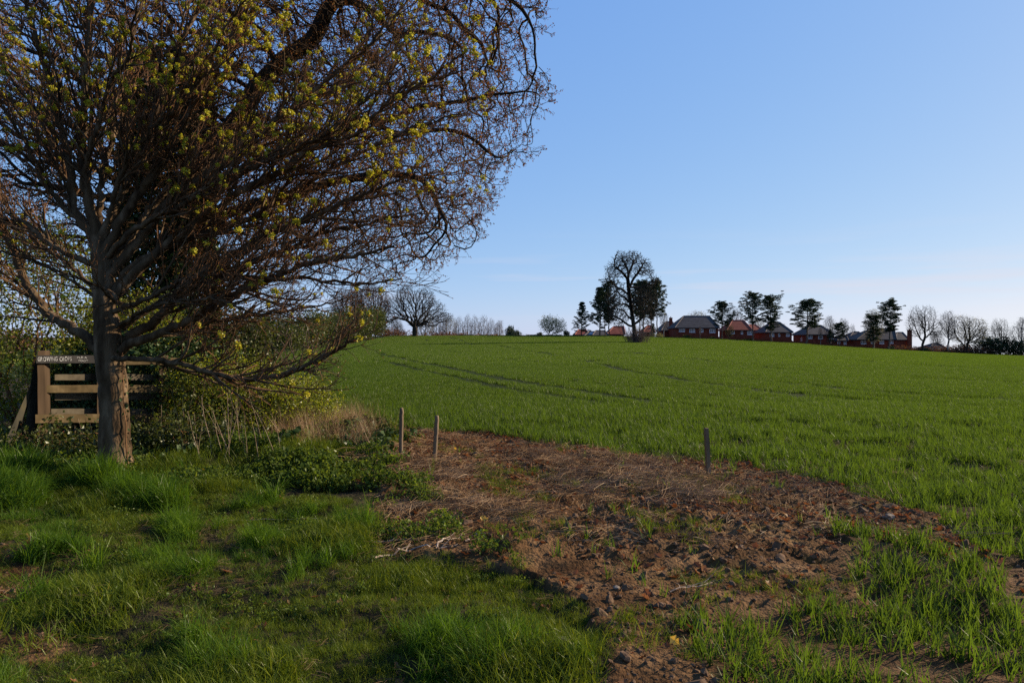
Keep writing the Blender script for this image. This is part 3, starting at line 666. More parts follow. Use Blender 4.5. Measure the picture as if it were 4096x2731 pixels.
def colonize(seeds, par, A, step, kill, infl, iters, jit, r, trop=(0, 0, 0), maxn=60000):
    """space colonisation: grows a branching skeleton from seeds into the attractor cloud A"""
    nodes = [np.asarray(p, float) for p in seeds]; par = list(par); kids = [0]*len(nodes)
    for q in par:
        if q >= 0: kids[q] += 1
    A = np.asarray(A, np.float32); nd = np.full(len(A), 1e9, np.float32); ni = np.zeros(len(A), np.int64); alive = np.ones(len(A), bool)
    def update(i0):
        N_ = np.array(nodes[i0:], np.float32)
        for c in range(0, len(N_), 400):
            nn = N_[c:c+400]; al = np.nonzero(alive)[0]
            if len(al) == 0: return
            Aa = A[al]; d2 = (Aa**2).sum(1)[:, None]+(nn**2).sum(1)[None]-2*Aa@nn.T
            k_ = d2.argmin(1); dm = np.sqrt(np.maximum(d2[np.arange(len(al)), k_], 0)); b_ = dm < nd[al]
            nd[al[b_]] = dm[b_]; ni[al[b_]] = k_[b_]+i0+c
    update(0); trop = np.asarray(trop, float)
    for it in range(iters):
        alive &= nd > kill
        act = alive & (nd < infl)
        if not act.any(): 
            if not alive.any(): break
            j = np.nonzero(alive)[0]; act = np.zeros(len(A), bool); act[j[nd[j].argmin()]] = True
        ids = ni[act]; uq, inv = np.unique(ids, return_inverse=True)
        NP_ = np.array([nodes[q] for q in uq]); D = np.zeros((len(uq), 3))
        np.add.at(D, inv, nrm(A[act]-NP_[inv]))
        D = nrm(nrm(D)+jit*r.normal(size=D.shape)+trop); i0 = len(nodes); added = 0
        for q, p_, d_ in zip(uq, NP_, D):
            if kids[q] >= 3: continue
            nodes.append(p_+d_*step); par.append(int(q)); kids.append(0); kids[q] += 1; added += 1
        if added == 0:
            alive[np.nonzero(act)[0]] = False; continue
        if len(nodes) > maxn: break
        update(i0)
    return np.array(nodes), np.array(par)

def to_chains(N_, par, r_tip, power=2.4, rmax=None, smooth_it=2):
    n_ = len(N_); rp = np.zeros(n_); kids = [[] for _ in range(n_)]
    for i in range(n_):
        if par[i] >= 0: kids[par[i]].append(i)
    for i in range(n_-1, -1, -1):
        if not kids[i]: rp[i] = r_tip**power
        if par[i] >= 0: rp[par[i]] += rp[i]
    R = rp**(1/power)
    if rmax: R = np.minimum(R, rmax)
    chains, tips, stack = [], [], [(0, None)]
    while stack:
        s, p = stack.pop(); ids = [] if p is None else [p]; c = s
        while True:
            ids.append(c)
            if not kids[c]: break
            ks = sorted(kids[c], key=lambda q: -rp[q])
            for q in ks[1:]: stack.append((q, c))
            c = ks[0]
        P = N_[ids].copy(); Rr = R[ids].copy()
        if p is not None: Rr[0] = Rr[1]
        for _ in range(smooth_it):
            if len(P) > 2: P[1:-1] = 0.5*P[1:-1]+0.25*(P[:-2]+P[2:])
        Rr[-1] *= 0.5
        if len(P) > 1: chains.append((P, Rr))
        tips.append((P[-1], P[-1]-P[max(-3, -len(P))]))
    return chains, tips, R

def twiglets(P, D, L, r0, per, r, spread=0.8, up=0.1, nseg=2):
    """short side shoots: arrays of start points and directions -> chains (and their tips)"""
    P = np.repeat(P, per, 0); D = nrm(np.repeat(D, per, 0)); n_ = len(P)
    d = nrm(D+r.normal(0, spread, (n_, 3))+[0, 0, up]); Ls = r.uniform(L[0], L[1], n_)[:, None]
    pts = [P]
    for s in range(nseg):
        pts.append(pts[-1]+d*Ls/nseg); d = nrm(d+r.normal(0, 0.3, (n_, 3))+[0, 0, up])
    Q = np.stack(pts, 1); rad = np.linspace(r0, r0*0.45, nseg+1)
    return [(Q[i], rad) for i in range(n_)], Q[:, -1], d

def ellipsoid(c, rad, n_, r, shell=0.0):
    v = nrm(r.normal(size=(n_, 3))); q = (shell+(1-shell)*r.uniform(0, 1, n_)**(1/3.0)) if shell else r.uniform(0, 1, n_)**(1/3.0)
    return np.asarray(c)+v*q[:, None]*np.asarray(rad)

# ------------------------------------------------------------------ the maple at the left
MY = 8.2
mb = at(463, 1900, MY); MB = np.array([mb[0], MY, float(gz(mb[0], MY))])
maple = thing('maple_tree', 'bare leaning maple tree with yellow-green flower clusters in front of the wooden fence', 'tree', MB)
rm = np.random.default_rng(21)
def T(pts, y0, y1):                                # traced limb (photo at 2352 px wide), depth running from y0 to y1
    n_ = len(pts)
    return np.array([at(x*4096/2352, y*4096/2352, y0+(y1-y0)*(i/(n_-1))**1.3) for i, (x, y) in enumerate(pts)])
tp = T([(267, 1100), (266, 1075), (263, 1030), (262, 950), (258, 880), (250, 800), (243, 725), (238, 650), (232, 595), (222, 540)], MY, MY)
tr = [0.27, 0.225, 0.192, 0.170, 0.168, 0.172, 0.142, 0.126, 0.116, 0.085]
P_, R_ = resample(tp, np.array(tr)*0.93, 0.06)
P_ = P_+0.006*rm.normal(size=P_.shape)
tb = Buf(); tubes(tb, [(P_, R_)])
obj('trunk', tb.mesh('trunk', MB, True), M['bark'], maple)
LIMBS = [  # points, depth at start and end, start radius, end radius
    ([(258, 822), (300, 818), (370, 830), (450, 848), (560, 868), (640, 860), (700, 838), (770, 800), (820, 782)], 8.1, 6.9, 0.048, 0.018),
    ([(255, 812), (330, 775), (420, 740), (540, 672), (640, 622), (800, 590), (905, 566)], 8.2, 7.6, 0.078, 0.014),
    ([(255, 790), (340, 745), (400, 690), (470, 618), (560, 570), (700, 500), (850, 440), (960, 395)], 8.2, 8.4, 0.085, 0.014),
    ([(248, 700), (300, 645), (380, 562), (500, 480), (650, 392), (800, 300), (980, 195), (1070, 120)], 8.2, 8.0, 0.085, 0.012),
    ([(243, 640), (330, 540), (430, 432), (560, 330), (700, 222), (850, 100), (960, -20)], 8.2, 8.7, 0.085, 0.012),
    ([(236, 590), (300, 470), (380, 370), (450, 250), (520, 120), (570, -20), (600, -160)], 8.2, 7.8, 0.080, 0.014),
    ([(226, 560), (290, 440), (335, 300), (400, 150), (450, 0), (480, -150)], 8.2, 8.8, 0.075, 0.014),
    ([(222, 545), (208, 430), (192, 300), (200, 150), (212, 0), (220, -200), (215, -380)], 8.2, 8.2, 0.085, 0.014),
    ([(220, 548), (172, 480), (150, 380), (130, 250), (92, 120), (60, 0), (30, -150)], 8.2, 7.9, 0.070, 0.012),
    ([(232, 610), (130, 562), (60, 520), (0, 500), (-90, 455), (-180, 380)], 8.2, 8.6, 0.05, 0.010),
    ([(238, 700), (160, 640), (100, 604), (30, 580), (-60, 570)], 8.2, 7.6, 0.03, 0.008),
    ([(240, 815), (170, 762), (90, 715), (42, 640), (10, 545), (-40, 400), (-80, 250)], 8.2, 8.7, 0.085, 0.02),
    ([(250, 770), (340, 700), (450, 650), (600, 590), (760, 530), (900, 510), (1000, 490)], 8.2, 9.2, 0.06, 0.010),
    ([(246, 690), (330, 610), (460, 545), (600, 480), (780, 380), (930, 300), (1060, 260)], 8.2, 9.4, 0.065, 0.010),
    ([(238, 620), (350, 480), (480, 370), (640, 270), (800, 180), (1000, 60)], 8.2, 9.6, 0.06, 0.010),
    ([(252, 800), (360, 772), (480, 752), (600, 728), (720, 700), (800, 690)], 8.2, 9.0, 0.045, 0.009),
    ([(245, 720), (330, 690), (440, 640), (560, 632), (700, 640), (830, 655), (920, 640)], 8.2, 7.3, 0.045, 0.008),
    ([(236, 600), (320, 520), (420, 470), (540, 400), (680, 340), (820, 250), (930, 150)], 8.2, 7.2, 0.055, 0.009),
    ([(228, 570), (270, 430), (330, 330), (420, 230), (520, 80), (600, -60)], 8.2, 7.0, 0.05, 0.010),
    ([(222, 545), (190, 400), (230, 250), (290, 120), (330, -40)], 8.2, 7.1, 0.05, 0.010),
    ([(220, 550), (120, 430), (60, 330), (0, 240), (-60, 130)], 8.2, 7.4, 0.045, 0.009),
    ([(222, 545), (150, 430), (110, 300), (40, 180), (-30, 60)], 8.2, 9.3, 0.05, 0.010),
    ([(222, 540), (240, 400), (260, 260), (300, 100), (340, -80)], 8.2, 9.4, 0.055, 0.010),
    ([(250, 760), (300, 735), (352, 700), (420, 690), (500, 700), (580, 712), (650, 720)], 8.2, 7.0, 0.035, 0.007),
    ([(240, 660), (280, 690), (262, 690), (225, 660), (190, 640), (130, 650), (80, 640)], 8.1, 6.9, 0.03, 0.007),
    ([(244, 690), (160, 610), (90, 560), (20, 470), (-30, 400)], 8.2, 9.0, 0.04, 0.009),
]
axis0 = at(420, 1200, MY)
br_ch, tw_ch, sites = [], [], []
for pts, y0, y1, ra, rb in LIMBS:
    Pt = T(pts, y0, y1)
    Rl = 0.76*(rb+(ra-rb)*np.linspace(1, 0, len(Pt))**0.8)
    Pt, Rl = resample(Pt, Rl, 0.38); Pt[1:-1] += rm.normal(0, 0.030, Pt[1:-1].shape)        # kinks at old nodes
    P, R = resample(Pt, Rl, 0.07)
    P[2:-1] += 0.011*rm.normal(size=P[2:-1].shape)
    lb = Buf(); tubes(lb, [(P, R)])
    obj('limb', lb.mesh('limb', MB, True), M['bark'], maple)
    seg = np.linalg.norm(np.diff(P, axis=0), axis=1).sum(); n2 = int(seg/0.105)
    for q in range(n2):
        f = 0.16+0.84*(q+rm.uniform())/n2; i = min(int(f*(len(P)-1)), len(P)-2)
        t_ = nrm(P[i+1]-P[i]); out_ = P[i]-axis0; out_[2] *= 0.3; out_ = out_/(np.linalg.norm(out_)+1e-6)
        L = rm.uniform(0.45, 1.25)*(1.15-0.55*f)*(0.75 if seg < 2.5 else 1)
        p2, r2_ = grow(P[i], side_dir(t_, rm.uniform(0.35, 0.85), rm, out_, 0.35, 0.12), L, min(R[i]*0.62, 0.020)*rm.uniform(0.7, 1), 8, 0.045, 0.10, rm, 0.35)
        r2_ = np.maximum(r2_, 0.0032)
        br_ch.append((p2, r2_))
        for w_ in range(int(L/0.10)):
            g_ = 0.2+0.8*rm.uniform(); k2 = min(int(g_*8), 7); t2 = nrm(p2[k2+1]-p2[k2])
            L3 = rm.uniform(0.14, 0.46)*(1.2-0.5*g_)
            p3, r3 = grow(p2[k2]+(p2[k2+1]-p2[k2])*rm.uniform(), side_dir(t2, rm.uniform(0.4, 1.0), rm, out_, 0.25, 0.15), L3, max(0.0036, r2_[k2]*0.6), 4, 0.06, 0.13, rm, 0.6)
            tw_ch.append((p3, np.maximum(r3, 0.0022))); sites.append((p3[-1], p3[-1]-p3[-2]))
            for v_ in range(rm.integers(0, 3)):
                k3 = rm.integers(1, 4); t3 = nrm(p3[k3+1]-p3[k3] if k3 < 4 else p3[4]-p3[3])
                p4, r4 = grow(p3[k3], side_dir(t3, rm.uniform(0.5, 1.0), rm, None, 0, 0.15), rm.uniform(0.05, 0.20), 0.0030, 3, 0.08, 0.12, rm, 0.7)
                tw_ch.append((p4, r4)); sites.append((p4[-1], p4[-1]-p4[-2]))
        sites.append((p2[-1], p2[-1]-p2[-2]))
bb = Buf(); tubes(bb, br_ch); obj('branches', bb.mesh('branches', MB, True), M['bark'], maple)
bb = Buf(); tubes(bb, tw_ch); tag(obj('twigs', bb.mesh('twigs', MB), M['twig'], maple), kind='stuff')
# flower clusters and buds at the shoot ends
def flower_buf(r, n_=34, rad=0.044):
    B = Buf(); v = nrm(r.normal(size=(n_, 3))+[0, 0, 0.65]); C = v*rad*r.uniform(0.45, 1.0, (n_, 1))+[0, 0, 0.015]
    leaves(B, C, r.uniform(0.017, 0.029, n_), 0.2, 0.9, 0.3, r)
    core = nrm(np.array([(1, 0, 0), (-1, 0, 0), (0, 1, 0), (0, -1, 0), (0, 0, 1), (0, 0, -1)], float))*0.026+[0, 0, 0.018]
    B.add(core, None, [(0, 2, 4), (2, 1, 4), (1, 3, 4), (3, 0, 4), (2, 0, 5), (1, 2, 5), (3, 1, 5), (0, 3, 5)])
    return B
def flower_mesh(r):
    B = flower_buf(r); me = B.mesh('flower_cluster'); me.materials.append(M['flower']); me.materials.append(M['bract'])
    nf = len(me.polygons); return me
FL = [flower_mesh(rm) for _ in range(5)]
SP = np.array([s[0] for s in sites]); SD = nrm(np.array([s[1] for s in sites]))
pyy = CY+F*(CAMZ-SP[:, 2])/SP[:, 1]; pxx = CX+F*SP[:, 0]/SP[:, 1]
den = np.clip(0.05+0.50*smooth(1150, 150, pyy)+0.04*(pxx > 1050)*(pyy > 1150), 0, 1)*(0.35+1.3*smooth(0.4, 0.65, fbm(SP[:, 0]*2.2, SP[:, 2]*2.2, 2, 71)))
sel = rm.uniform(0, 1, len(SP)) < den*0.42
vis = (pxx > -40) & (pxx < 2100) & (pyy > -40)
cand = np.nonzero(sel & vis)[0]; rest = np.nonzero(sel & ~vis)[0]
order = cand[np.argsort(SP[cand, 1])]
one, many = order[:300], np.concatenate([order[300:], rest])
scl = rm.uniform(0.5, 1.15, len(SP))
for i in one:
    o_ = bpy.data.objects.new('flower_cluster', FL[rm.integers(0, 5)]); COL.objects.link(o_); o_.parent = maple
    o_.location = SP[i]+SD[i]*0.01-MB; o_.scale = (scl[i],)*3; o_.rotation_euler = (rm.normal(0, 0.5), rm.normal(0, 0.5), rm.uniform(0, 6.28))
fb = Buf(); srcs = [flower_buf(rm) for _ in range(6)]
for i in many:
    S_ = srcs[rm.integers(0, 6)]; a_ = rm.uniform(0, 6.28); Rm = np.array([[cos(a_), -sin(a_), 0], [sin(a_), cos(a_), 0], [0, 0, 1]])
    fb.add((np.concatenate(S_.v)*scl[i]) @ Rm.T+SP[i], None, np.concatenate(S_.t))
tag(obj('flower_clusters', fb.mesh('flower_clusters', MB), M['flower'], maple), kind='stuff')
bd = Buf(); C = np.repeat(SP[sel], 5, 0)+rm.normal(0, 0.014, (sel.sum()*5, 3))-[0, 0, 0.012]; leaves(bd, C, rm.uniform(0.018, 0.035, len(C)), 0.1, 0.5, 0.3, rm)
C = SP[~sel]+SD[~sel]*0.006; leaves(bd, C, rm.uniform(0.012, 0.022, len(C)), 0.2, 0.6, 0.3, rm)
tag(obj('buds', bd.mesh('buds', MB), M['bract'], maple), kind='stuff')

# ------------------------------------------------------------------ the old oak behind it
OY = 19.0
ob = at(660, 1600, OY); OB = np.array([ob[0], OY, float(terrain(ob[0], OY))-0.05])
oak = thing('oak_tree', 'huge spreading old oak behind the maple, brown buds, right side against the sky', 'tree', OB)
ro = np.random.default_rng(33)
A = np.concatenate([ellipsoid((OB[0]+0.2, 20.0, 9.9), (11.2, 8.5, 8.3), 12000, ro, 0.2),
                    ellipsoid((-3.4, 17.5, 8.2), (4.6, 4.0, 4.8), 9000, ro), ellipsoid((-8.5, 18, 7.5), (5.5, 4.0, 4.5), 6000, ro), ellipsoid((-4.5, 18, 5.0), (3.2, 3.0, 2.2), 2600, ro)])
A = A[(A[:, 2] > 3.1) & (A[:, 2] < 15.5)]
pa = CX+F*A[:, 0]/A[:, 1]; py_ = CY+F*(CAMZ-A[:, 2])/A[:, 1]
lim = np.interp(py_, [-400, 0, 150, 240, 330, 380, 480, 600, 690, 760, 900, 1010, 1080, 1200], [2330, 2240, 2150, 2080, 2250, 2270, 2110, 2180, 2000, 1960, 1960, 1930, 1880, 1500])
A = A[(pa < lim+60*(fbm(py_*0.02, pa*0.02, 2, 5)-0.5)) & ((py_ < 1010) | (pa > 1650) | (ro.uniform(0, 1, len(A)) < 0.4))]
clump = fbm(A[:, 0]*0.9+30, A[:, 1]*0.5+A[:, 2]*0.9, 2, 93)
A = A[ro.uniform(0, 1, len(A)) < smooth(0.30, 0.52, clump)+0.12]
st, sp = [np.array([OB[0], OY, OB[2]])], [-1]
for k_ in range(1, 20): st.append(np.array([OB[0]+0.02*k_+0.06*ro.normal(), OY+0.04*ro.normal(), OB[2]+0.3*k_])); sp.append(k_-1)
def seed_limb(start, pts, y0, y1):
    """a traced crooked limb grown from seed node start"""
    Q = [st[start]]+[at(x, y, y0+(y1-y0)*(i/(len(pts)-1))) for i, (x, y) in enumerate(pts)]
    q, _ = resample(Q, np.ones(len(Q)), 0.25); last = start
    for p in q[1:]: st.append(p+ro.normal(0, 0.05, 3)); sp.append(last); last = len(st)-1
    return last
j1 = seed_limb(17, [(820, 640), (960, 470), (1060, 300), (1230, 170), (1320, 40)], 18.6, 17.6)
seed_limb(j1, [(1450, 10), (1536, 92), (1594, 145), (1617, 150), (1680, 116), (1708, 143), (1777, 128), (1850, 190)], 17.5, 17.0)
seed_limb(j1, [(1480, -90), (1600, -60), (1708, 11), (1812, 57), (1846, 115), (1927, 178), (1950, 270), (2010, 300)], 17.5, 16.6)
seed_limb(j1, [(1500, -140), (1750, -120), (1950, -60), (2090, 40), (2140, 110)], 17.5, 17.5)
j2 = seed_limb(15, [(850, 760), (1060, 640), (1280, 560), (1450, 470)], 18.4, 17.0)
seed_limb(j2, [(1560, 480), (1680, 420), (1800, 420), (1950, 380), (2100, 360), (2200, 370)], 16.9, 16.4)
seed_limb(j2, [(1600, 540), (1760, 520), (1900, 560), (1980, 640), (2060, 600)], 16.9, 16.6)
seed_limb(13, [(830, 880), (1100, 800), (1350, 720), (1560, 700), (1690, 720), (1760, 830), (1800, 930), (1870, 1010)], 18.5, 16.6)
N_, pr = colonize(st, sp, A, 0.21, 0.30, 2.0, 260, 0.55, ro, (0, 0, -0.03), 60000)
ch, tips, _ = to_chains(N_, pr, 0.0085, 2.35, 0.48, 1)
big = [c for c in ch if c[1][0] > 0.05]; small = [c for c in ch if c[1][0] <= 0.05]
tk = max(big, key=lambda c: c[1][0])
B = Buf(); tubes(B, [tk]); obj('trunk', B.mesh('trunk', OB, True), M['oakbark'], oak)
for c in [c for c in big if c is not tk]:
    B = Buf(); tubes(B, [c]); obj('limb', B.mesh('limb', OB, True), M['oakbark'], oak)
NP0 = np.array([t_[0] for t_ in tips]); ND0 = np.array([t_[1] for t_ in tips])
c1, e1, d1 = twiglets(NP0, ND0, (0.12, 0.40), 0.0064, 4, ro, 0.75, 0.0, 3)
thin = [c for c in small if c[1][0] < 0.03]
mid_p = np.concatenate([c[0][1:-1] for c in thin if len(c[0]) > 2]); mid_d = np.concatenate([c[0][2:]-c[0][1:-1] for c in thin if len(c[0]) > 2])
c2, e2, d2 = twiglets(mid_p, mid_d, (0.10, 0.36), 0.0060, 1, ro, 0.9, 0.0, 2)
B = Buf(); tubes(B, small+c1+c2); tag(obj('twigs', B.mesh('twigs', OB), M['oaktwig'], oak), kind='stuff')
E_ = np.concatenate([e1, e2, e1-d1*0.07]); E_ = np.repeat(E_, 3, 0)+ro.normal(0, 0.022, (len(E_)*3, 3))
B = Buf(); leaves(B, E_, ro.uniform(0.034, 0.066, len(E_)), 0.0, 0.6, 0.3, ro)
tag(obj('bud_clusters', B.mesh('bud_clusters', OB), M['bud'], oak), kind='stuff')
# ivy sheathing its trunk and lower limbs
iv = thing('climbing_ivy', 'black-green ivy thickly sheathing the oak trunk behind the maple', 'ivy', (OB[0], OY, OB[2]))
n_ = 24000; h = ro.uniform(0, 1, n_)**0.8*9.5; th = ro.uniform(0, 2*pi, n_)
rr = (1.65-0.06*h)*(0.75+0.5*fbm(th*2.0+40, h*1.1, 3, 81))*ro.uniform(0.72, 1.0, n_)
C = np.stack([OB[0]+0.02*h+rr*np.cos(th), OY+rr*np.sin(th), OB[2]+h], 1)
B = Buf(); leaves(B, C, ro.uniform(0.09, 0.17, n_), 0.0, 0.9, 0.2, ro); tag(obj('leaves', B.mesh('leaves', (OB[0], OY, OB[2])), M['ivy'], iv), kind='stuff')
vc = [grow(np.array([OB[0]+0.6*cos(a_), OY+0.6*sin(a_), OB[2]]), np.array([0, 0, 1.0]), 7, 0.03, 14, 0.3, 0.08, ro) for a_ in np.linspace(0, 6, 9)]
B = Buf(); tubes(B, vc); obj('vine', B.mesh('vine', (OB[0], OY, OB[2])), M['oakbark'], iv)

# ------------------------------------------------------------------ fence, sign, stakes
FY = 10.0
from mathutils import Euler
def fx(px, Y=FY): return (px-CX)/F*Y
def fz(py, Y=FY): return CAMZ+(CY-py)/F*Y
def board(x0, x1, z0, z1, y, th, r, bow=0.006):
    """sawn plank with slightly uneven edges"""
    n_ = 14; B = Buf(); xs = np.linspace(x0, x1, n_); e = r.normal(0, 0.0015, (n_, 4)); bo = bow*np.sin(np.linspace(0, pi, n_))
    v = np.stack([np.stack([xs, y-th/2+e[:, 0]*0.5, z0+e[:, 1]+bo], 1), np.stack([xs, y-th/2+e[:, 0]*0.5, z1+e[:, 2]+bo], 1),
                  np.stack([xs, np.full(n_, y+th/2), z1+e[:, 2]+bo], 1), np.stack([xs, np.full(n_, y+th/2), z0+e[:, 1]+bo], 1)], 1)
    q = [(i*4+j, (i+1)*4+j, (i+1)*4+(j+1) % 4, i*4+(j+1) % 4) for i in range(n_-1) for j in range(4)]
    q += [(0, 1, 2, 3), (n_*4-4, n_*4-1, n_*4-2, n_*4-3)]
    return B.add(v.reshape(-1, 3), q)
rf = np.random.default_rng(50)
def fmap(v):
    """swings the fence line round: its left end stands nearer than its right end"""
    v = np.asarray(v, float); px = CX+F*v[:, 0]/v[:, 1]; Yn = 9.25+(px-165)/555*2.0; k = Yn/FY
    return np.stack([v[:, 0]*k, Yn+(v[:, 1]-FY), CAMZ+(v[:, 2]-CAMZ)*k], 1)
def swing(B): B.v = [fmap(v) for v in B.v]; return B
FO = fmap(np.array([[fx(440), FY, 0.0]]))[0]*[1, 1, 0]
fence = thing('wooden_fence', 'brown wooden post and rail fence with lit cut rail ends behind the maple trunk', 'fence', FO)
def post(x, y, z1, w, mat_, name='post', z0=-0.1):
    B = Buf(); n_ = 9
    for i in range(n_-1): pass
    zs = np.linspace(z0, z1, n_); v = []
    for z in zs:
        j = rf.normal(0, 0.002, 2); v += [(x-w/2+j[0], y-w/2+j[1], z), (x+w/2+j[0], y-w/2+j[1], z), (x+w/2+j[0], y+w/2+j[1], z), (x-w/2+j[0], y+w/2+j[1], z)]
    v += [(x-w/2*0.85, y-w/2*0.85, z1+0.008), (x+w/2*0.85, y-w/2*0.85, z1+0.008), (x+w/2*0.85, y+w/2*0.85, z1+0.012), (x-w/2*0.85, y+w/2*0.85, z1+0.012)]
    q = [(i*4+j, i*4+(j+1) % 4, (i+1)*4+(j+1) % 4, (i+1)*4+j) for i in range(n_) for j in range(4)]+[(n_*4, n_*4+1, n_*4+2, n_*4+3)]
    B.add(v, q); swing(B); return obj(name, B.mesh(name, FO), mat_, fence)
post(fx(172), FY+0.02, fz(1405), 0.105, M['postwood']); post(fx(642), FY+0.10, fz(1425), 0.10, M['postwood']); post(fx(392), FY+0.10, fz(1440), 0.09, M['postwood'])
for x0, x1, y0, y1 in ((425, 722, 1432, 1460), (186, 720, 1541, 1571), (160, 715, 1655, 1688)):
    obj('rail', swing(board(fx(x0), fx(x1), fz(y1), fz(y0), FY+0.018 if y0 < 1640 else FY-0.075, 0.034, rf)).mesh('rail', FO), M['plank'], fence)
for x0, x1, y0, y1 in ((185, 640, 1500, 1524), (185, 640, 1578, 1604), (170, 640, 1640, 1662)):
    o_ = obj('rail', swing(board(fx(x0), fx(x1), fz(y1), fz(y0), FY+0.19, 0.03, rf)).mesh('rail', FO), M['darkplank'], fence); o_['label'] = 'dark weathered rear rail'
B = Buf(); p0, p1 = np.array([fx(396), FY+0.30, fz(1590)]), np.array([fx(338), FY+0.30, fz(1790)])
d_ = p1-p0; B.box((p0+p1)/2, (0.075, 0.05, np.linalg.norm(d_)), tilt=Euler((0, math.atan2(-d_[0], -d_[2]), 0)))
swing(B); o_ = obj('brace', B.mesh('brace', FO), M['darkplank'], fence); o_['label'] = 'slanting brace between the rails'

SG = fmap(np.array([[fx(265), FY-0.055, fz(1450)]]))[0]
sign = thing('crop_sign', 'slate grey board hand-lettered GROWING CROPS in white on the fence top', 'sign', SG)
obj('board', swing(board(fx(163), fx(424), fz(1452), fz(1421), FY-0.075, 0.03, rf, 0.004)).mesh('board', SG), M['signboard'], sign)
def lettering(text, x0, x1, zc, hgt, seed):
    """painted letters, each a little uneven, joined in one flat mesh"""
    rl = random.Random(seed); bm_v, bm_f, x = [], [], 0.0
    import bmesh
    bm = bmesh.new()
    for chr_ in text:
        if chr_ == ' ': x += 0.42; continue
        cu = bpy.data.curves.new('letter', 'FONT'); cu.body = chr_; cu.size = 1.0; cu.offset = 0.004; cu.resolution_u = 3
        to = bpy.data.objects.new('letter', cu); me_ = bpy.data.meshes.new_from_object(to)
        xs = [v.co.x for v in me_.vertices]; wch = max(xs)-min(xs); mn = min(xs); a_ = rl.uniform(-0.07, 0.07); s_ = rl.uniform(0.9, 1.1); dz_ = rl.uniform(-0.05, 0.05)
        for v in me_.vertices:
            X_, Z_ = (v.co.x-mn)*s_, (v.co.y)*s_; v.co = (x+X_*cos(a_)-Z_*sin(a_), 0, Z_*cos(a_)+X_*sin(a_)+dz_)
        bm.from_mesh(me_); x += wch*s_+0.11
        bpy.data.meshes.remove(me_); bpy.data.objects.remove(to); bpy.data.curves.remove(cu)
    kx, kz = (x1-x0)/x, hgt/0.72
    for v in bm.verts: v.co = fmap(np.array([[x0+v.co.x*kx, FY-0.0935, zc-hgt/2+v.co.z*kz]]))[0]
    me = bpy.data.meshes.new('lettering'); bm.to_mesh(me); bm.free(); me.transform(__import__('mathutils').Matrix.Translation(-Vector(SG)))
    return obj('lettering', me, M['lettering'], sign)
lettering('GROWING CROPS', fx(170), fx(305), fz(1434.5), 0.062, 3)
lettering('PLEA', fx(324), fx(366), fz(1429), 0.027, 4); lettering('FOOT', fx(331), fx(369), fz(1442), 0.026, 5)

LB = fmap(np.array([[fx(118), FY+0.15, 0.0]]))[0]*[1, 1, 0]
lean = thing('leaning_board', 'grey lichen-edged old board leaning against the left fence post', 'board', LB)
B = Buf(); n_ = 10; ts = np.linspace(0, 1, n_)
cx_l = np.interp(ts, [0, 0.6, 1], [fx(88), fx(118), fx(140)]); zz = np.interp(ts, [0, 1], [-0.05, fz(1418)]); wd = np.interp(ts, [0, 0.8, 1], [0.085, 0.08, 0.04])
v = np.stack([np.stack([cx_l-wd, np.full(n_, FY+0.10), zz], 1), np.stack([cx_l+wd, np.full(n_, FY+0.08), zz], 1), np.stack([cx_l+wd, np.full(n_, FY+0.13), zz], 1), np.stack([cx_l-wd, np.full(n_, FY+0.15), zz], 1)], 1)
B.add(v.reshape(-1, 3), [(i*4+j, i*4+(j+1) % 4, (i+1)*4+(j+1) % 4, (i+1)*4+j) for i in range(n_-1) for j in range(4)]+[((n_-1)*4, (n_-1)*4+1, (n_-1)*4+2, (n_-1)*4+3)]); swing(B)
obj('plank', B.mesh('plank', LB), M['greyboard'], lean)
B = Buf(); B.box((fx(62), FY+0.12, 0.55), (0.07, 0.05, 1.25), tilt=Euler((0, 0.42, 0))); swing(B); obj('strut', B.mesh('strut', LB), M['greyboard'], lean)

def stake(label, top, base, wpx, sq):
    """a stake: round (sq=0) or squared timber, worn at the top, driven into the ground"""
    bx, by = ground_at(*base); Yb = by; p0 = np.array([bx, by, float(gz(bx, by))-0.12]); p1 = at(top[0], top[1], Yb)
    d = nrm(p0-p1); R0 = wpx/F*Yb/2; n_ = 16; k = 16 if not sq else 4
    ts = np.linspace(0, 1, n_); ax = p0+(p1-p0)*ts[:, None]+rf.normal(0, 0.0016, (n_, 3)); rad = R0*(1+0.02*rf.normal(size=n_)); rad[-1] *= 0.90
    an = np.arange(k)/k*2*pi+(pi/4+0.25 if sq else 0); m_ = 1.32 if sq else 1
    V = ax[:, None]+rad[:, None, None]*m_*np.stack([np.cos(an), np.sin(an), np.zeros(k)], 1)[None]
    q = [(i*k+j, i*k+(j+1) % k, (i+1)*k+(j+1) % k, (i+1)*k+j) for i in range(n_-1) for j in range(k)]
    V = V.reshape(-1, 3); top_r = V[-k:]*1.0; cen = ax[-1]
    V = np.concatenate([V, cen+(top_r-cen)*0.72+[0, 0, R0*0.22], [cen+[0, 0, R0*0.27]]]); a0 = (n_-1)*k; b0 = n_*k
    q += [(a0+j, a0+(j+1) % k, b0+(j+1) % k, b0+j) for j in range(k)]
    B = Buf().add(V, q, [(b0+j, b0+(j+1) % k, b0+k) for j in range(k)])
    org = (bx, by, float(gz(bx, by)))
    o_ = obj('wooden_stake', B.mesh('wooden_stake', org, not sq), M['stake'], None, org)
    return tag(o_, label, 'stake', 'bare wooden stakes on the rough ground')
stake('upright round wooden stake standing farthest left, beside the ivy', (1606, 1632), (1603, 1832), 16.5, 0)
stake('round wooden stake tilting to the right, rising from dead grass', (1748, 1664), (1733, 1856), 17.5, 0)
stake('dark squared wooden stake on the right, tilting left at the wheat edge', (2825, 1712), (2836, 1918), 16, 1)

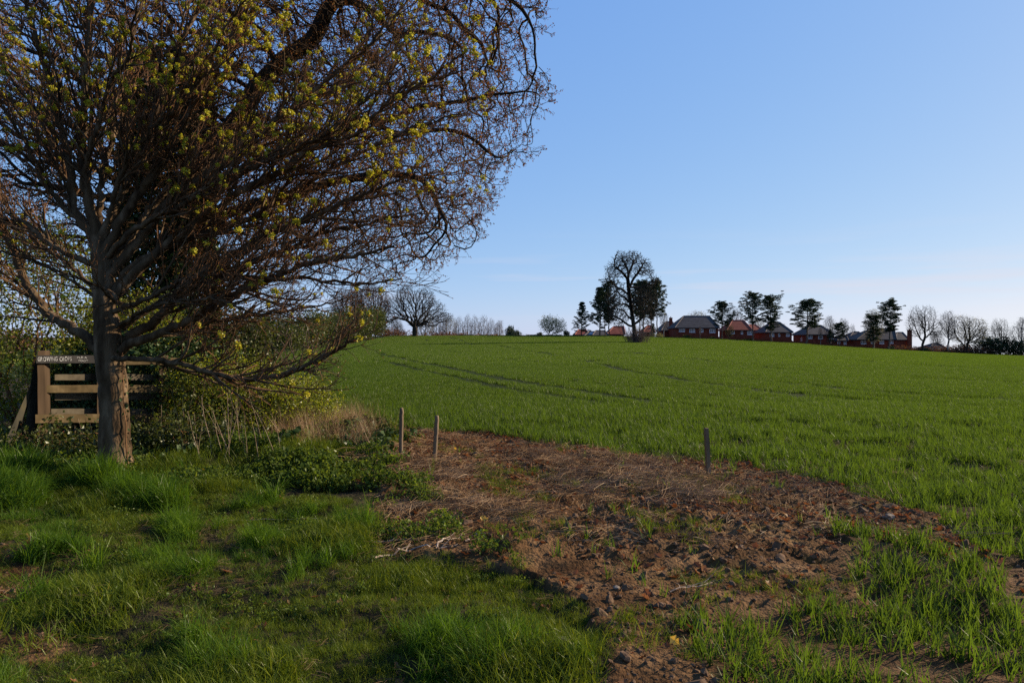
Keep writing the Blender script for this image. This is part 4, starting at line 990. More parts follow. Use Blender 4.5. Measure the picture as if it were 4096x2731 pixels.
# ------------------------------------------------------------------ shrubs near the fence
def shrub(name, label, c, rad, n_att, n_leaf, size, seed, leaf='haw', cat='bush', stems=6, twig='twig', z0=None, shape=None):
    r = np.random.default_rng(seed)
    z0 = float(terrain(c[0], c[1])) if z0 is None else z0
    A = ellipsoid((c[0], c[1], z0+c[2]), rad, n_att, r, 0.3); A = A[A[:, 2] > z0+0.12]
    if shape is not None: A = A[shape(A)]
    st, sp = [np.array([c[0], c[1], z0-0.05])], [-1]
    for q in range(stems):
        a_ = q/stems*6.28+r.uniform(0, 0.8); last = 0
        for w_ in range(1, 4): st.append(np.array([c[0]+cos(a_)*rad[0]*0.14*w_, c[1]+sin(a_)*rad[1]*0.14*w_, z0+0.13*w_*max(1, rad[2])])); sp.append(last); last = len(st)-1
    sc_ = max(rad)/10
    N_, pr = colonize(st, sp, A, max(0.07, sc_*0.55), max(0.11, sc_*0.8), max(rad)*1.2, 120, 0.45, r, (0, 0, 0.04), 9000)
    ch, tips, _ = to_chains(N_, pr, 0.0032+0.0006*max(rad), 2.3, 0.09, 1)
    tP = np.array([t_[0] for t_ in tips]); tD = np.array([t_[1] for t_ in tips]); c1, e1, _ = twiglets(tP, tD, (0.08, 0.25), 0.0032, 2, r, 0.8, 0.1)
    org = np.array([c[0], c[1], z0]); t = thing(name, label, cat, org)
    B = Buf(); tubes(B, ch+c1); tag(obj('stems', B.mesh('stems', org), M[twig], t), kind='stuff')
    base = np.concatenate([N_[20:], e1, e1, tP]); k = r.integers(0, len(base), n_leaf); C = base[k]+r.normal(0, 0.05+0.02*max(rad), (n_leaf, 3)); C = C[C[:, 2] > z0+0.03]
    B = Buf(); leaves(B, C, r.uniform(size*0.6, size*1.3, len(C)), 0.2, 0.8, 0.3, r); tag(obj('leaves', B.mesh('leaves', org), M[leaf], t), kind='stuff')
    return t
shrub('hawthorn_bush', 'tall hawthorn bush leafing yellow-green at the left edge behind the fence', (-8.75, 12.2, 1.9), (1.5, 1.2, 1.95), 2200, 17000, 0.05, 61)
shrub('hawthorn_bush', 'hawthorn in fresh leaf just behind the GROWING CROPS sign', (-7.2, 12.9, 1.2), (1.3, 1.0, 1.4), 1300, 10000, 0.05, 62)
shrub('hawthorn_bush', 'low sprawling hawthorn in bright new leaf right of the fence end', (-4.75, 11.3, 0.42), (1.2, 0.7, 0.9), 1500, 15000, 0.036, 63)
shrub('hawthorn_bush', 'small yellow-green thorn bush below the maple\'s lowest limb', (-3.75, 11.8, 0.3), (0.8, 0.6, 0.66), 900, 7500, 0.034, 64)
shrub('bramble_thicket', 'dark tangled bramble and ivy thicket filling behind the fence rails', (-6.4, 12.1, 0.45), (1.9, 0.7, 1.25), 1800, 17000, 0.07, 65, 'ivy', 'thicket', 8)
shrub('hawthorn_bush', 'leafy hedge bush behind the thicket, left of the field', (-8.2, 16.5, 0.9), (2.6, 1.5, 1.9), 1400, 14000, 0.08, 66, 'hedgeleaf')
shrub('hedge_bush', 'brown twiggy hedge bush with few leaves under the oak limbs', (-6.3, 17.5, 0.8), (2.0, 1.3, 1.6), 2000, 2600, 0.06, 67, 'hedgeleaf', 'bush', 7, 'birchtwig')
# ivy on the fence end and up the maple
def ivy_run(label, C, size, vines, org):
    t = thing('climbing_ivy', label, 'ivy', org)
    B = Buf(); leaves(B, C, rf.uniform(size*0.6, size*1.2, len(C)), 0.0, 0.95, 0.2, rf); tag(obj('leaves', B.mesh('leaves', org), M['ivy'], t), kind='stuff')
    B = Buf(); tubes(B, vines); obj('vine', B.mesh('vine', org), M['twig'], t); return t
n_ = 650; h = rf.uniform(0, 1, n_); C = np.stack([fx(645, 11.0)+rf.normal(0, 0.14, n_), 11.0+0.05+rf.uniform(-0.14, 0.16, n_), 0.1+h*1.45], 1)
org = (fx(645, 11.0), 11.1, 0.0)
ivy_run('glossy ivy hanging over the right-hand end of the fence', C, 0.055, [grow(np.array([fx(640, 11.0)+0.03*i, 11.02, 0.0]), np.array([0, 0, 1.]), 1.4, 0.008, 8, 0.3, 0.12, rf) for i in range(3)], org)
n_ = 80; h = rf.uniform(0, 1, n_)**1.2*1.75; P0 = np.array([np.interp(h, MB[2]+0*h+0, h)]) if False else None
cxm = np.interp(h, [0, 1.75], [at(525, 1900, MY)[0], at(500, 1330, MY)[0]]); C = np.stack([cxm+rf.normal(0, 0.028, n_), MY-0.02+rf.normal(0, 0.05, n_), h], 1)
ivy_run('thin ivy strand climbing the sunlit right side of the maple trunk', C, 0.04, [(np.stack([np.interp(np.linspace(0, 1.75, 12), [0, 1.75], [at(523, 1900, MY)[0], at(498, 1330, MY)[0]])+rf.normal(0, 0.008, 12), np.full(12, MY-0.075), np.linspace(0, 1.75, 12)], 1), np.linspace(0.008, 0.004, 12))], (at(525, 1900, MY)[0], MY, 0.0))

# ------------------------------------------------------------------ dry stems, fallen sticks, odds and ends
for i in range(46):
    px = rf.normal(930, 130) if i < 38 else rf.uniform(120, 420)
    py = rf.uniform(1770, 1860) if i < 38 else rf.uniform(1790, 1840)
    bx, by = ground_at(px, py); z0 = float(gz(bx, by)); H = rf.uniform(0.45, 1.0)*(1 if i < 38 else 0.6)
    P, R = grow(np.array([0, 0, -0.03]), np.array([rf.normal(-0.16, 0.14), rf.normal(0, 0.1), 1.0]), H, 0.0037, 9, 0.02, 0.05, rf, 0.4)
    B = Buf(); tubes(B, [(P, R)])
    for s in range(rf.integers(0, 3)):
        k = rf.integers(4, 8); q, qr = grow(P[k], np.array([rf.normal(), rf.normal(), 1.2]), rf.uniform(0.05, 0.16), 0.002, 3, 0.05, 0.1, rf); tubes(B, [(q, qr)])
    o_ = obj('dry_stem', B.mesh('dry_stem'), M['stem'], None, (bx, by, z0))
    if i < 38: tag(o_, 'thin pale dead stem standing in the weeds between the maple and the stakes', 'stem', 'dead stems in the weeds')
    else: tag(o_, 'thin pale dead stem in the shaded weeds below the fence', 'stem', 'dead stems below the fence')
STK = [((900, 2085), (1300, 2075), 0.006, 'long pale stick lying at the foot of the weedy bank'), ((1480, 2180), (1770, 2125), 0.010, 'thickest pale stick slanting across the bare ground'),
       ((1500, 2245), (1640, 2190), 0.009, 'crooked stick at the edge of the grass left of the bare soil'), ((1590, 2205), (1830, 2195), 0.007, 'straight stick lying level beside the crooked one'),
       ((1740, 2210), (1850, 2150), 0.011, 'short stout grey stick tilted on the bare soil'), ((1860, 2170), (1930, 2155), 0.008, 'short split pale stick beyond the stout one'),
       ((2680, 2385), (2850, 2330), 0.004, 'pale wiry root lying on the bare sandy soil'), ((0, 1785), (140, 1810), 0.007, 'bent pale stick arching over the grass at the left edge')]
for (a_, b__, rd, lab) in STK:
    p0 = np.array(ground_at(*a_)); p1 = np.array(ground_at(*b__)); n_ = 12; ts = np.linspace(0, 1, n_)[:, None]; xy = p0+(p1-p0)*ts+np.cumsum(rf.normal(0, 0.012, (n_, 2)), 0)*np.sin(pi*ts)
    z = gz(xy[:, 0], xy[:, 1])+rd+0.01+(0.10*np.sin(pi*ts[:, 0]) if 'arching' in lab else 0)
    P = np.column_stack([xy, z]); ch = [(P, rd*np.linspace(1, 0.45, n_))]
    for s in range(1 if 'root' not in lab else 7):
        k = rf.integers(2, 9); t_ = nrm(P[k+1]-P[k]); ch.append(grow(P[k], t_+np.array([rf.normal(0, 0.5), rf.normal(0, 0.5), 0.12]), rf.uniform(0.08, 0.28), rd*0.5, 5, 0, 0.12, rf))
    B = Buf(); tubes(B, ch); org = (*xy[0], float(z[0])); tag(obj('fallen_stick', B.mesh('fallen_stick', org), M['stick'], None, org), lab, 'stick', 'sticks lying on the ground')
for px, py, lab in ((815, 1897, 'yellow leaf caught low in the weeds right of the maple'), (1822, 1816, 'orange-yellow fallen leaf behind the tilted stake'), (1936, 2098, 'yellow leaf on the straw in the middle of the bare ground'), (2702, 2608, 'yellowed leaf among the wheat tufts near the bottom')):
    bx, by = ground_at(px, py); B = dead_leaf(rf); B.v = [v*1.0 for v in B.v]; B2 = Buf().add(B.v[0], B.q[0])
    o_ = obj('yellow_leaf', B2.mesh('yellow_leaf'), M['yellowleaf'], None, (bx, by, float(gz(bx, by))+0.03)); o_.rotation_euler = (0.7, 0.2, rf.uniform(0, 6)); tag(o_, lab, 'leaf', 'yellow leaves')
B = Buf(); v = []
for i in range(5):
    for j in range(3): v.append((i*0.016-0.03, rf.normal(0, 0.006), j*0.014+rf.normal(0, 0.003)))
B.add(v, [(i*3+j, (i+1)*3+j, (i+1)*3+j+1, i*3+j+1) for i in range(4) for j in range(2)])
o_ = obj('wrapper', B.mesh('wrapper'), M['litter'], None, tuple(at(262, 1732, 9.6))); tag(o_, 'crumpled red scrap of wrapper in the weeds below the fence', 'litter')
for px, py, s_, lab in ((2255, 2565, 0.035, 'pale stone in the soil between grass and wheat at the bottom'), (3555, 2090, 0.05, 'grey stone on the leafy bare strip at the right'), (2465, 2380, 0.02, 'small white stone on the sandy clods')):
    import bmesh
    bm = bmesh.new(); bmesh.ops.create_icosphere(bm, subdivisions=2, radius=s_)
    for v in bm.verts: v.co = v.co*(1+0.25*rf.normal()*0.5); v.co.z *= 0.6
    me = bpy.data.meshes.new('stone'); bm.to_mesh(me); bm.free(); bx, by = ground_at(px, py)
    tag(obj('stone', me, M['stone'], None, (bx, by, float(gz(bx, by))+s_*0.2)), lab, 'stone', 'stones on the bare ground')

shrub('nettle_clump', 'dark leafy nettles growing up against the fence posts at the far left', (-6.0, 9.0, 0.2), (1.1, 0.35, 0.24), 500, 3200, 0.05, 68, 'hedgeleaf', 'weeds', 8)
shrub('nettle_clump', 'dark leafy weeds between the maple trunk and the fence end', (-4.55, 9.6, 0.2), (0.85, 0.45, 0.30), 500, 3000, 0.05, 69, 'hedgeleaf', 'weeds', 8)

# ------------------------------------------------------------------ distant trees
def plant_tree(name, label, px, base_y, top_y, Y, parts, native_h, group=None, cat='tree', squash=1.0, rz=None, sink=0.0):
    """stands a ready-made tree (list of (part, mesh, material, kind)) at pixel column px and depth Y, as tall as top_y says"""
    X = (px-CX)/F*Y; z0 = float(terrain(X, Y))-0.1-sink; z1 = CAMZ+(CY-top_y)/F*Y
    s = (z1-z0)/native_h
    t = thing(name, label, cat, (X, Y, z0), group); t.scale = (s*squash, s*squash, s); t.rotation_euler = (0, 0, rng.uniform(0, 6.28) if rz is None else rz)
    for nm, me, mt, kd in parts:
        o_ = obj(nm, me, mt, t)
        if kd: o_['kind'] = kd
    return t

def bare_tree(seed, h, crown, trunk_h, n_att, tip=0.02, bark='farbark', twig='farbark', jit=0.3, twl=(0.3, 0.9), per=3, up=0.15, droop=0.0, trunk_r=0.3, leaf=None, nleaf=0, lsize=0.12, kill=None, step=None):
    """leafless tree of height about h; crown: list of (centre, radii, weight)"""
    r = np.random.default_rng(seed)
    A = np.concatenate([ellipsoid(c, ra, int(n_att*w_*2.2), r, 0.25) for c, ra, w_ in crown])
    A = A[A[:, 2] > trunk_h*0.55]
    st = [np.array([0.03*r.normal(), 0.03*r.normal(), z]) for z in np.arange(0, trunk_h, h/40.0)]
    N_, pr = colonize(st, list(range(-1, len(st)-1)), A, step or h/55.0, kill or h/40.0, h*0.35, 160, jit, r, (0, 0, up*0.3-droop), 14000)
    ch, tips, _ = to_chains(N_, pr, tip, 2.2, trunk_r, 1)
    P = np.array([t_[0] for t_ in tips]); D = np.array([t_[1] for t_ in tips])
    c1, e1, _ = twiglets(P, D, twl, tip*0.75, per, r, 0.55, up-droop*3, 3)
    tk = ch[0]; B = Buf(); tubes(B, [tk]); tm_ = B.mesh('trunk', smooth_=True)
    big = [c for c in ch[1:] if c[1][0] > tip*2.6]; sm = [c for c in ch[1:] if c[1][0] <= tip*2.6]
    B = Buf(); tubes(B, big); bm_ = B.mesh('branches', smooth_=True); B = Buf(); tubes(B, sm+c1); tw_ = B.mesh('twigs')
    out_ = [('trunk', tm_, M[bark], None), ('branches', bm_, M[bark], None), ('twigs', tw_, M[twig], 'stuff')]
    if leaf:
        base = np.concatenate([e1, P]); k = r.integers(0, len(base), nleaf); C = base[k]+r.normal(0, 0.25, (nleaf, 3)); B = Buf(); leaves(B, C, r.uniform(lsize*0.6, lsize*1.4, nleaf), 0.1, 0.8, 0.3, r)
        out_.append(('leaves', B.mesh('leaves'), M[leaf], 'stuff'))
    zt = max(e1[:, 2].max(), N_[:, 2].max())
    return out_, zt

def pine_tree(seed, h, crown_lo, spread, shape='round'):
    """Scots-pine-like tree: bare pole, bent boughs, dense needle pads"""
    r = np.random.default_rng(seed)
    zs = np.linspace(0, h*0.97, 24); lean_ = r.normal(0, 0.25, 2)
    TP = np.column_stack([lean_[0]*np.sin(zs/h*2.2)+0.06*r.normal(size=24), lean_[1]*np.sin(zs/h*2)+0.06*r.normal(size=24), zs]); TR = 0.24*(1-zs/h*0.88)
    ch, pads = [], []
    n_b = 46
    for i in range(n_b):
        f = crown_lo+(1-crown_lo)*((i+r.uniform())/n_b); z = f*h; k = min(int(f*23), 22); p = TP[k]+(TP[k+1]-TP[k])*(f*23-k if k < 22 else 0)
        g = (f-crown_lo)/(1-crown_lo)
        if shape == 'round': L = spread*(0.55+0.75*math.sin(pi*min(1, 0.18+0.80*g)))*r.uniform(0.55, 1.1)*(1-0.35*g*g)
        elif shape == 'flat': L = spread*(0.45+0.8*g)*r.uniform(0.5, 1.1)*(1-0.5*max(0, g-0.75)/0.25)
        else: L = spread*(1.08-0.95*g)*r.uniform(0.7, 1.1)
        a_ = i*2.4+r.uniform(-0.5, 0.5)
        q, qr = grow(p, np.array([cos(a_), sin(a_), 0.15+0.55*g]), L, 0.075*(1-0.5*g), 7, 0.05, 0.11, r, 0.3); ch.append((q, qr))
        for w_ in range(3, 8):
            if r.uniform() < 0.75 or w_ == 7: pads.append((q[w_]+r.normal(0, 0.22, 3)*[1, 1, 0.5], r.uniform(0.6, 1.0)))
            if w_ > 3 and r.uniform() < 0.55:
                s_, sr = grow(q[w_], np.array([r.normal(), r.normal(), 0.4]), L*0.35, 0.03, 3, 0.05, 0.1, r); ch.append((s_, sr)); pads.append((s_[-1], r.uniform(0.5, 0.85)))
    pads.append((TP[-1], 0.8)); pads.append((TP[-2]+[0.3, 0, 0], 0.9)); pads.append((TP[-2]-[0.4, 0.2, 0], 0.9))
    C = np.array([p for p, _ in pads]); S = np.array([s for _, s in pads]); per = 46
    v = nrm(r.normal(size=(len(C)*per, 3))+[0, 0, 0.25]); Cc = np.repeat(C, per, 0); Ss = np.repeat(S, per)[:, None]
    p0 = Cc+v*Ss*r.uniform(0.15, 0.6, (len(v), 1))*[1, 1, 0.38]; tip_ = p0+v*Ss*0.5*[1, 1, 0.55]+[0, 0, 0.06]; sd = nrm(np.cross(v, r.normal(size=v.shape)))*0.075
    V = np.stack([p0-sd, p0+sd, tip_], 1).reshape(-1, 3); B = Buf().add(V, None, np.arange(len(V)).reshape(-1, 3))
    T_ = Buf(); tubes(T_, [(TP, TR)]); Bh = Buf(); tubes(Bh, ch)
    return [('trunk', T_.mesh('trunk', smooth_=True), M['pinebark'], None), ('boughs', Bh.mesh('boughs'), M['pinebark'], None), ('needles', B.mesh('needles'), M['pine'], 'stuff')], h+0.3

def leafy(seed, w_, h, n_leaf, size, leaf, twig='farbark', n_att=500, low=True):
    """rounded leafy shrub or small tree reaching the ground"""
    r = np.random.default_rng(seed)
    A = np.concatenate([ellipsoid((r.normal(0, w_*0.28), r.normal(0, w_*0.28), h*r.uniform(0.42, 0.62)), (w_*r.uniform(0.28, 0.46), w_*r.uniform(0.28, 0.46), h*r.uniform(0.32, 0.42)), n_att//4, r) for _ in range(5)]); A = A[A[:, 2] > 0.1]
    st = [np.array([0, 0, z]) for z in np.arange(0, h*0.12, h/40)]
    N_, pr = colonize(st, list(range(-1, len(st)-1)), A, h/30, h/18, h*0.5, 100, 0.35, r, (0, 0, 0.03), 4000)
    ch, tips, _ = to_chains(N_, pr, 0.016, 2.2, 0.12, 1); B = Buf(); tubes(B, ch); sm = B.mesh('stems')
    k = r.integers(0, len(N_), n_leaf); C = N_[k]+r.normal(0, 0.05*h, (n_leaf, 3)); C = C[C[:, 2] > 0]
    B = Buf(); leaves(B, C, r.uniform(size*0.6, size*1.4, len(C)), 0.1, 0.8, 0.3, r)
    return [('stems', sm, M[twig], 'stuff'), ('leaves', B.mesh('leaves'), M[leaf], 'stuff')], float(C[:, 2].max())

# ---- the lone tall tree in the field
LY = 130.0
lx, ly0 = (2545-CX)/F*LY, LY; lz = float(terrain(lx, LY))
lone = thing('lone_tree', 'very tall bare tree standing alone in the wheat with brush around its foot', 'tree', (lx, LY, lz))
rl_ = np.random.default_rng(70)
def lp(px, py, dy=0): return at(px, py, LY+dy)
S0 = [lp(2545, 1375), lp(2540, 1340), lp(2533, 1290), lp(2526, 1240), lp(2519, 1190), lp(2514, 1150), lp(2512, 1118)]
sp_, _ = resample(S0, np.ones(7), 0.35); st = [p for p in sp_]; par_ = list(range(-1, len(st)-1)); top_i = len(st)-1
def lone_limb(i0, pts, y1):
    Q = [st[i0]]+[lp(x, y, y1*(k+1)/len(pts)) for k, (x, y) in enumerate(pts)]; q, _ = resample(Q, np.ones(len(Q)), 0.35); last = i0
    for p in q[1:]: st.append(p+rl_.normal(0, 0.05, 3)); par_.append(last); last = len(st)-1
def near_i(py): return int(np.argmin([abs(p[2]-lp(2530, py)[2]) for p in st[:top_i+1]]))
lone_limb(top_i, [(2498, 1100), (2478, 1080), (2455, 1066)], -1); lone_limb(top_i, [(2512, 1090), (2508, 1070), (2490, 1040)], 1.0)
lone_limb(near_i(1160), [(2538, 1110), (2556, 1085), (2575, 1056)], 0.5); lone_limb(top_i, [(2520, 1085), (2535, 1050), (2545, 1030)], 1.5)
lone_limb(near_i(1180), [(2492, 1160), (2470, 1150), (2440, 1125)], 1.2); lone_limb(near_i(1215), [(2500, 1190), (2480, 1180), (2468, 1160)], -1.5)
lone_limb(near_i(1240), [(2505, 1215), (2485, 1220), (2465, 1205)], 1); lone_limb(near_i(1310), [(2505, 1295), (2480, 1275), (2450, 1262)], -1)
lone_limb(near_i(1280), [(2510, 1262), (2495, 1240), (2470, 1235)], 1.5); lone_limb(near_i(1215), [(2545, 1195), (2570, 1190), (2590, 1175)], 1.5)
lone_limb(near_i(1150), [(2560, 1150), (2590, 1140), (2612, 1118), (2628, 1118)], 2); lone_limb(near_i(1300), [(2560, 1280), (2580, 1255), (2600, 1240)], 0.8)
c0 = lp(2512, 1068)
A = np.concatenate([ellipsoid(lp(2455, 1082), (1.7, 2.6, 1.7), 650, rl_), ellipsoid(lp(2487, 1045), (1.9, 2.6, 1.8), 850, rl_), ellipsoid(lp(2532, 1036), (1.7, 2.6, 1.6), 750, rl_), ellipsoid(lp(2572, 1068), (1.5, 2.6, 1.9), 750, rl_), ellipsoid(lp(2590, 1090), (1.2, 2, 0.9), 250, rl_), ellipsoid(lp(2515, 1085), (2.4, 3.4, 1.5), 350, rl_), ellipsoid(lp(2436, 1118), (1.3, 2, 0.7), 200, rl_), ellipsoid(lp(2470, 1190), (2.3, 3.0, 3.2), 900, rl_), ellipsoid(lp(2475, 1262), (2.3, 3, 2.2), 700, rl_),
                    ellipsoid(lp(2580, 1200), (2.6, 3, 3.2), 700, rl_), ellipsoid(lp(2585, 1262), (2.0, 2.6, 2.2), 450, rl_), ellipsoid(lp(2610, 1125), (1.6, 1.8, 1.0), 350, rl_)])
N_, pr = colonize(st, par_, A, 0.25, 0.34, 2.5, 120, 0.40, rl_, (0, 0, 0.03), 16000)
ch, tips, _ = to_chains(N_, pr, 0.026, 2.3, 0.36, 1)
P = np.array([t_[0] for t_ in tips]); D = np.array([t_[1] for t_ in tips]); c1, e1, _ = twiglets(P, D, (0.3, 0.8), 0.024, 3, rl_, 0.55, 0.14, 3)
tk = max(ch, key=lambda c: len(c[0])*c[1][0]); LO = (lx, LY, lz)
tk = (tk[0], np.maximum(tk[1], np.interp(tk[0][:, 2], [lz, lz+1, lz+9, lz+13], [0.55, 0.42, 0.30, 0.12])))
B = Buf(); tubes(B, [tk]); obj('trunk', B.mesh('trunk', LO, True), M['farbark'], lone)
for c in [c for c in ch if c is not tk and c[1][0] > 0.09]: B = Buf(); tubes(B, [c]); obj('limb', B.mesh('limb', LO, True), M['farbark'], lone)
B = Buf(); tubes(B, [c for c in ch if c is not tk and c[1][0] <= 0.09]+c1); tag(obj('twigs', B.mesh('twigs', LO), M['farbark'], lone), kind='stuff')
br = thing('brushwood', 'reddish brown brush of upright suckers around the foot of the lone tree', 'shrub', LO)
cc = []
for i in range(240):
    a_ = rl_.uniform(0, 6.28); q = rl_.uniform(0.2, 2.2); p = np.array([lx+0.2+q*cos(a_), LY+0.8*q*sin(a_), lz-0.05])
    cc.append(grow(p, np.array([0.35*cos(a_)+rl_.normal(0, 0.2), 0.3*sin(a_), 1.1]), rl_.uniform(1.2, 3.4), 0.022, 6, 0.02, 0.09, rl_, 0.5))
P = np.concatenate([c[0][2:] for c in cc]); D = np.tile([0, 0, 1.0], (len(P), 1)); c1, _, _ = twiglets(P, D, (0.2, 0.6), 0.016, 1, rl_, 0.6, 0.1, 2)
B = Buf(); tubes(B, cc+c1); tag(obj('stems', B.mesh('stems', LO), M['birchtwig'], br), kind='stuff')

# ---- pines: five kinds, planted by where their trunks meet the crest
PK = [pine_tree(80, 14, 0.36, 3.9), pine_tree(81, 14, 0.30, 3.9, 'flat'), pine_tree(82, 14, 0.12, 4.6, 'cone'), pine_tree(83, 14, 0.38, 3.9), pine_tree(84, 15, 0.40, 3.6, 'flat'), pine_tree(85, 13, 0.18, 4.6, 'cone')]
G = 'dark pines along the crest'
PINES = [(2325, 1203, 188, 2, 'lowest conical pine, first left of the lone tree group', 0.95), (2398, 1142, 190, 5, 'broad dark pine left of the lone tree, boughs reaching left', 0.85),
         (2437, 1133, 193, 1, 'tall dense pine just left of the lone tree trunk', 0.8), (2422, 1165, 196, 3, 'slender pine half hidden between two taller ones left of the lone tree', 0.75),
         (2575, 1122, 191, 0, 'dense dark pine immediately right of the lone tree trunk', 0.95), (2556, 1138, 197, 3, 'pine mostly behind the lone tree trunk', 0.8), (2607, 1150, 195, 4, 'open pine with a bare pole in the middle of the right-hand group', 0.75),
         (2630, 1124, 189, 3, 'rightmost tall slim pine of the lone tree group', 0.72), (2889, 1207, 189, 0, 'compact round-headed pine before the right end of the largest grey roof', 1.0),
         (3012, 1173, 190, 3, 'tall narrow pine at the right edge of the red hipped roof', 0.78), (3086, 1189, 191, 1, 'wide dark pine over the grey-roofed house right of the red roof', 0.95),
         (3226, 1199, 190, 0, 'broad pine with lopsided pads before the darker hipped house', 1.12), (3556, 1208, 189, 4, 'round-topped dark pine at the long low dark house', 0.95),
         (3494, 1262, 193, 1, 'shorter dense pine left of the round-topped one at the long dark house', 1.1), (3357, 1293, 194, 3, 'small stubby pine between two birches', 1.0), (3320, 1318, 193, 5, 'little dark conifer in front of the hipped house windows', 0.6),
         (2612, 1290, 192, 5, 'small dark conifer below the rightmost slim pine', 0.7)]
for px, ty, Yd, k, lab, sq in PINES:
    parts, nh = PK[k]; plant_tree('pine_tree', lab, px, 0, ty, Yd, parts, nh, G, squash=sq*(1.2 if px > 2700 else 1.0))

# ---- bare and budding trees on the skyline
BT = [bare_tree(90, 13, [((-2.4, 0.5, 7.4), (2.3, 2.6, 3.4), 0.3), ((1.8, -0.6, 9.0), (2.3, 2.6, 3.6), 0.35), ((3.2, 0.8, 6.4), (2.0, 2.4, 2.6), 0.2), ((-0.8, -1.5, 9.6), (1.8, 2, 2.8), 0.2)], 2.0, 900, 0.0215, jit=0.25, up=0.25, twl=(0.5, 1.3)),
      bare_tree(91, 13, [((-1.0, 0.3, 8.6), (1.9, 2.2, 3.6), 0.5), ((1.3, -0.3, 7.4), (1.8, 2.2, 3.4), 0.4), ((0.4, 0.4, 10.8), (1.2, 1.3, 2.0), 0.2)], 3.0, 700, 0.0195, 'palebark', 'birchtwig', jit=0.2, droop=0.05, twl=(0.6, 1.4)),
      bare_tree(92, 15, [((0, 0, 9), (2.2, 2.2, 6.2), 1.0)], 2.5, 700, 0.021, 'palebark', 'birchtwig', jit=0.12, up=0.5, twl=(0.6, 1.4)),
      bare_tree(93, 12, [((-2, 0, 6.5), (3.4, 4, 3.6), 0.6), ((2.2, 0, 7), (3.4, 4, 4), 0.6)], 1.5, 900, 0.0195, jit=0.3, up=0.1, leaf='paleleaf', nleaf=1600, lsize=0.16),
      bare_tree(94, 13, [((0, 0, 7.5), (3.6, 3.6, 5), 1.0)], 2.0, 800, 0.0195, 'palebark', 'birchtwig', jit=0.2, leaf='paleleaf', nleaf=2600, lsize=0.15)]
GB = 'bare trees along the skyline'
SKY_TREES = [(3690, 1216, 188, 0, 'big round-crowned bare tree right of the long dark house', 1.0), (3792, 1236, 190, 1, 'slim drooping birch right of the big bare tree', 0.8), (3868, 1252, 188, 3, 'spreading multi-stemmed bare tree with faint brown buds at the right', 0.95),
             (3930, 1300, 195, 1, 'thin bare tree filling between the two right-hand crowns', 0.8), (4000, 1268, 189, 0, 'bare tree second from the right edge of the picture', 0.72), (4085, 1262, 188, 1, 'tall bare tree at the very right edge', 0.95),
             (3745, 1310, 200, 0, 'low bare tree behind the small grey garage', 0.8), (3496, 1233, 198, 4, 'pale budding birch behind the pines at the long house', 0.8), (3322, 1257, 200, 1, 'light bare birch over the right slope of the hipped roof', 0.9), (3372, 1268, 206, 1, 'feathery bare birch behind the small stubby pine', 0.75),
             (2935, 1222, 225, 1, 'white-barked birch behind the red roof', 0.9), (2792, 1240, 232, 4, 'pale catkin-hung tree behind the largest grey roof', 1.25), (3025, 1268, 232, 4, 'pale budding tree behind the red roof\'s right end', 1.0), (3130, 1290, 236, 1, 'sparse birch behind the grey roof right of the red one', 1.2),
             (2688, 1285, 230, 4, 'pale tree just showing behind the brick chimney', 0.8), (2655, 1230, 190, 1, 'small white-stemmed bare sapling beside the chimney house', 0.6), (3410, 1290, 215, 2, 'thin twiggy trees in the gap left of the long dark house', 0.8),
             (2918, 1292, 191, 3, 'crooked young tree before the red-roofed house', 0.5), (2800, 1302, 191, 1, 'thin sapling before the largest house\'s windows', 0.5), (3282, 1305, 191, 1, 'small sapling before the hipped house', 0.5),
             (1745, 1252, 262, 2, 'first pale poplar right of the big field oak', 1.0), (1772, 1246, 265, 2, 'second pale poplar right of the big field oak', 0.9), (1800, 1262, 268, 4, 'budding poplar in the far row, left part', 0.8), (1836, 1258, 262, 2, 'greenish poplar in the middle of the far row', 1.1),
             (1870, 1250, 266, 2, 'tallest brown poplar of the far row', 1.0), (1900, 1254, 262, 2, 'brown poplar just right of the tallest in the far row', 1.1), (1935, 1254, 268, 2, 'full brown poplar in the right half of the far row', 1.2), (1965, 1266, 264, 2, 'poplar near the right end of the far row', 1.0), (1995, 1276, 266, 1, 'last low bare tree of the far row', 0.9),
             (1590, 1262, 240, 0, 'bare tree behind the left flank of the big field oak', 0.9), (1700, 1248, 258, 4, 'yellowish tree seen through the right limbs of the field oak', 0.9)]
for px, ty, Yd, k, lab, sq in SKY_TREES:
    parts, nh = BT[k]; plant_tree('birch_tree' if k == 1 else 'poplar_tree' if k == 2 else 'bare_tree', lab, px, 0, ty, Yd, parts, nh, GB, squash=sq)

# the wide field oak on the left crest and its brown neighbour
oakp, oh = bare_tree(95, 15, [((-2.2, 1, 11.5), (3.2, 3.6, 3.2), 0.25), ((2.4, -1, 10.6), (3.0, 3.4, 3.4), 0.25), ((-6.5, 0, 8.6), (3.4, 3.6, 2.6), 0.22), ((6.4, 1, 7.8), (3.4, 3.4, 3.0), 0.22), ((-8.5, -1, 5.2), (3.0, 3, 1.6), 0.13), ((9.0, 0, 5.6), (2.8, 3, 1.8), 0.13), ((0, 0, 6.5), (5, 5, 2.5), 0.12), ((4, 2, 3.6), (4.5, 3, 1.0), 0.08)], 2.6, 1700, 0.026, jit=0.5, up=0.0, twl=(0.4, 1.0), trunk_r=0.75, per=3, kill=0.36, step=0.28)
plant_tree('field_oak', 'wide gnarled bare oak on the crest left of the poplar row', 1660, 0, 1128, 180, oakp, oh, rz=0.6)
brp, bh = bare_tree(96, 15, [((0, 0, 9.5), (5.8, 5.5, 5.2), 1.0), ((3.5, 0, 5), (3.5, 3, 2.5), 0.3)], 3.0, 1300, 0.024, jit=0.45, up=0.0, twl=(0.4, 0.9), leaf='oakdead', nleaf=4200, lsize=0.20, trunk_r=0.45)
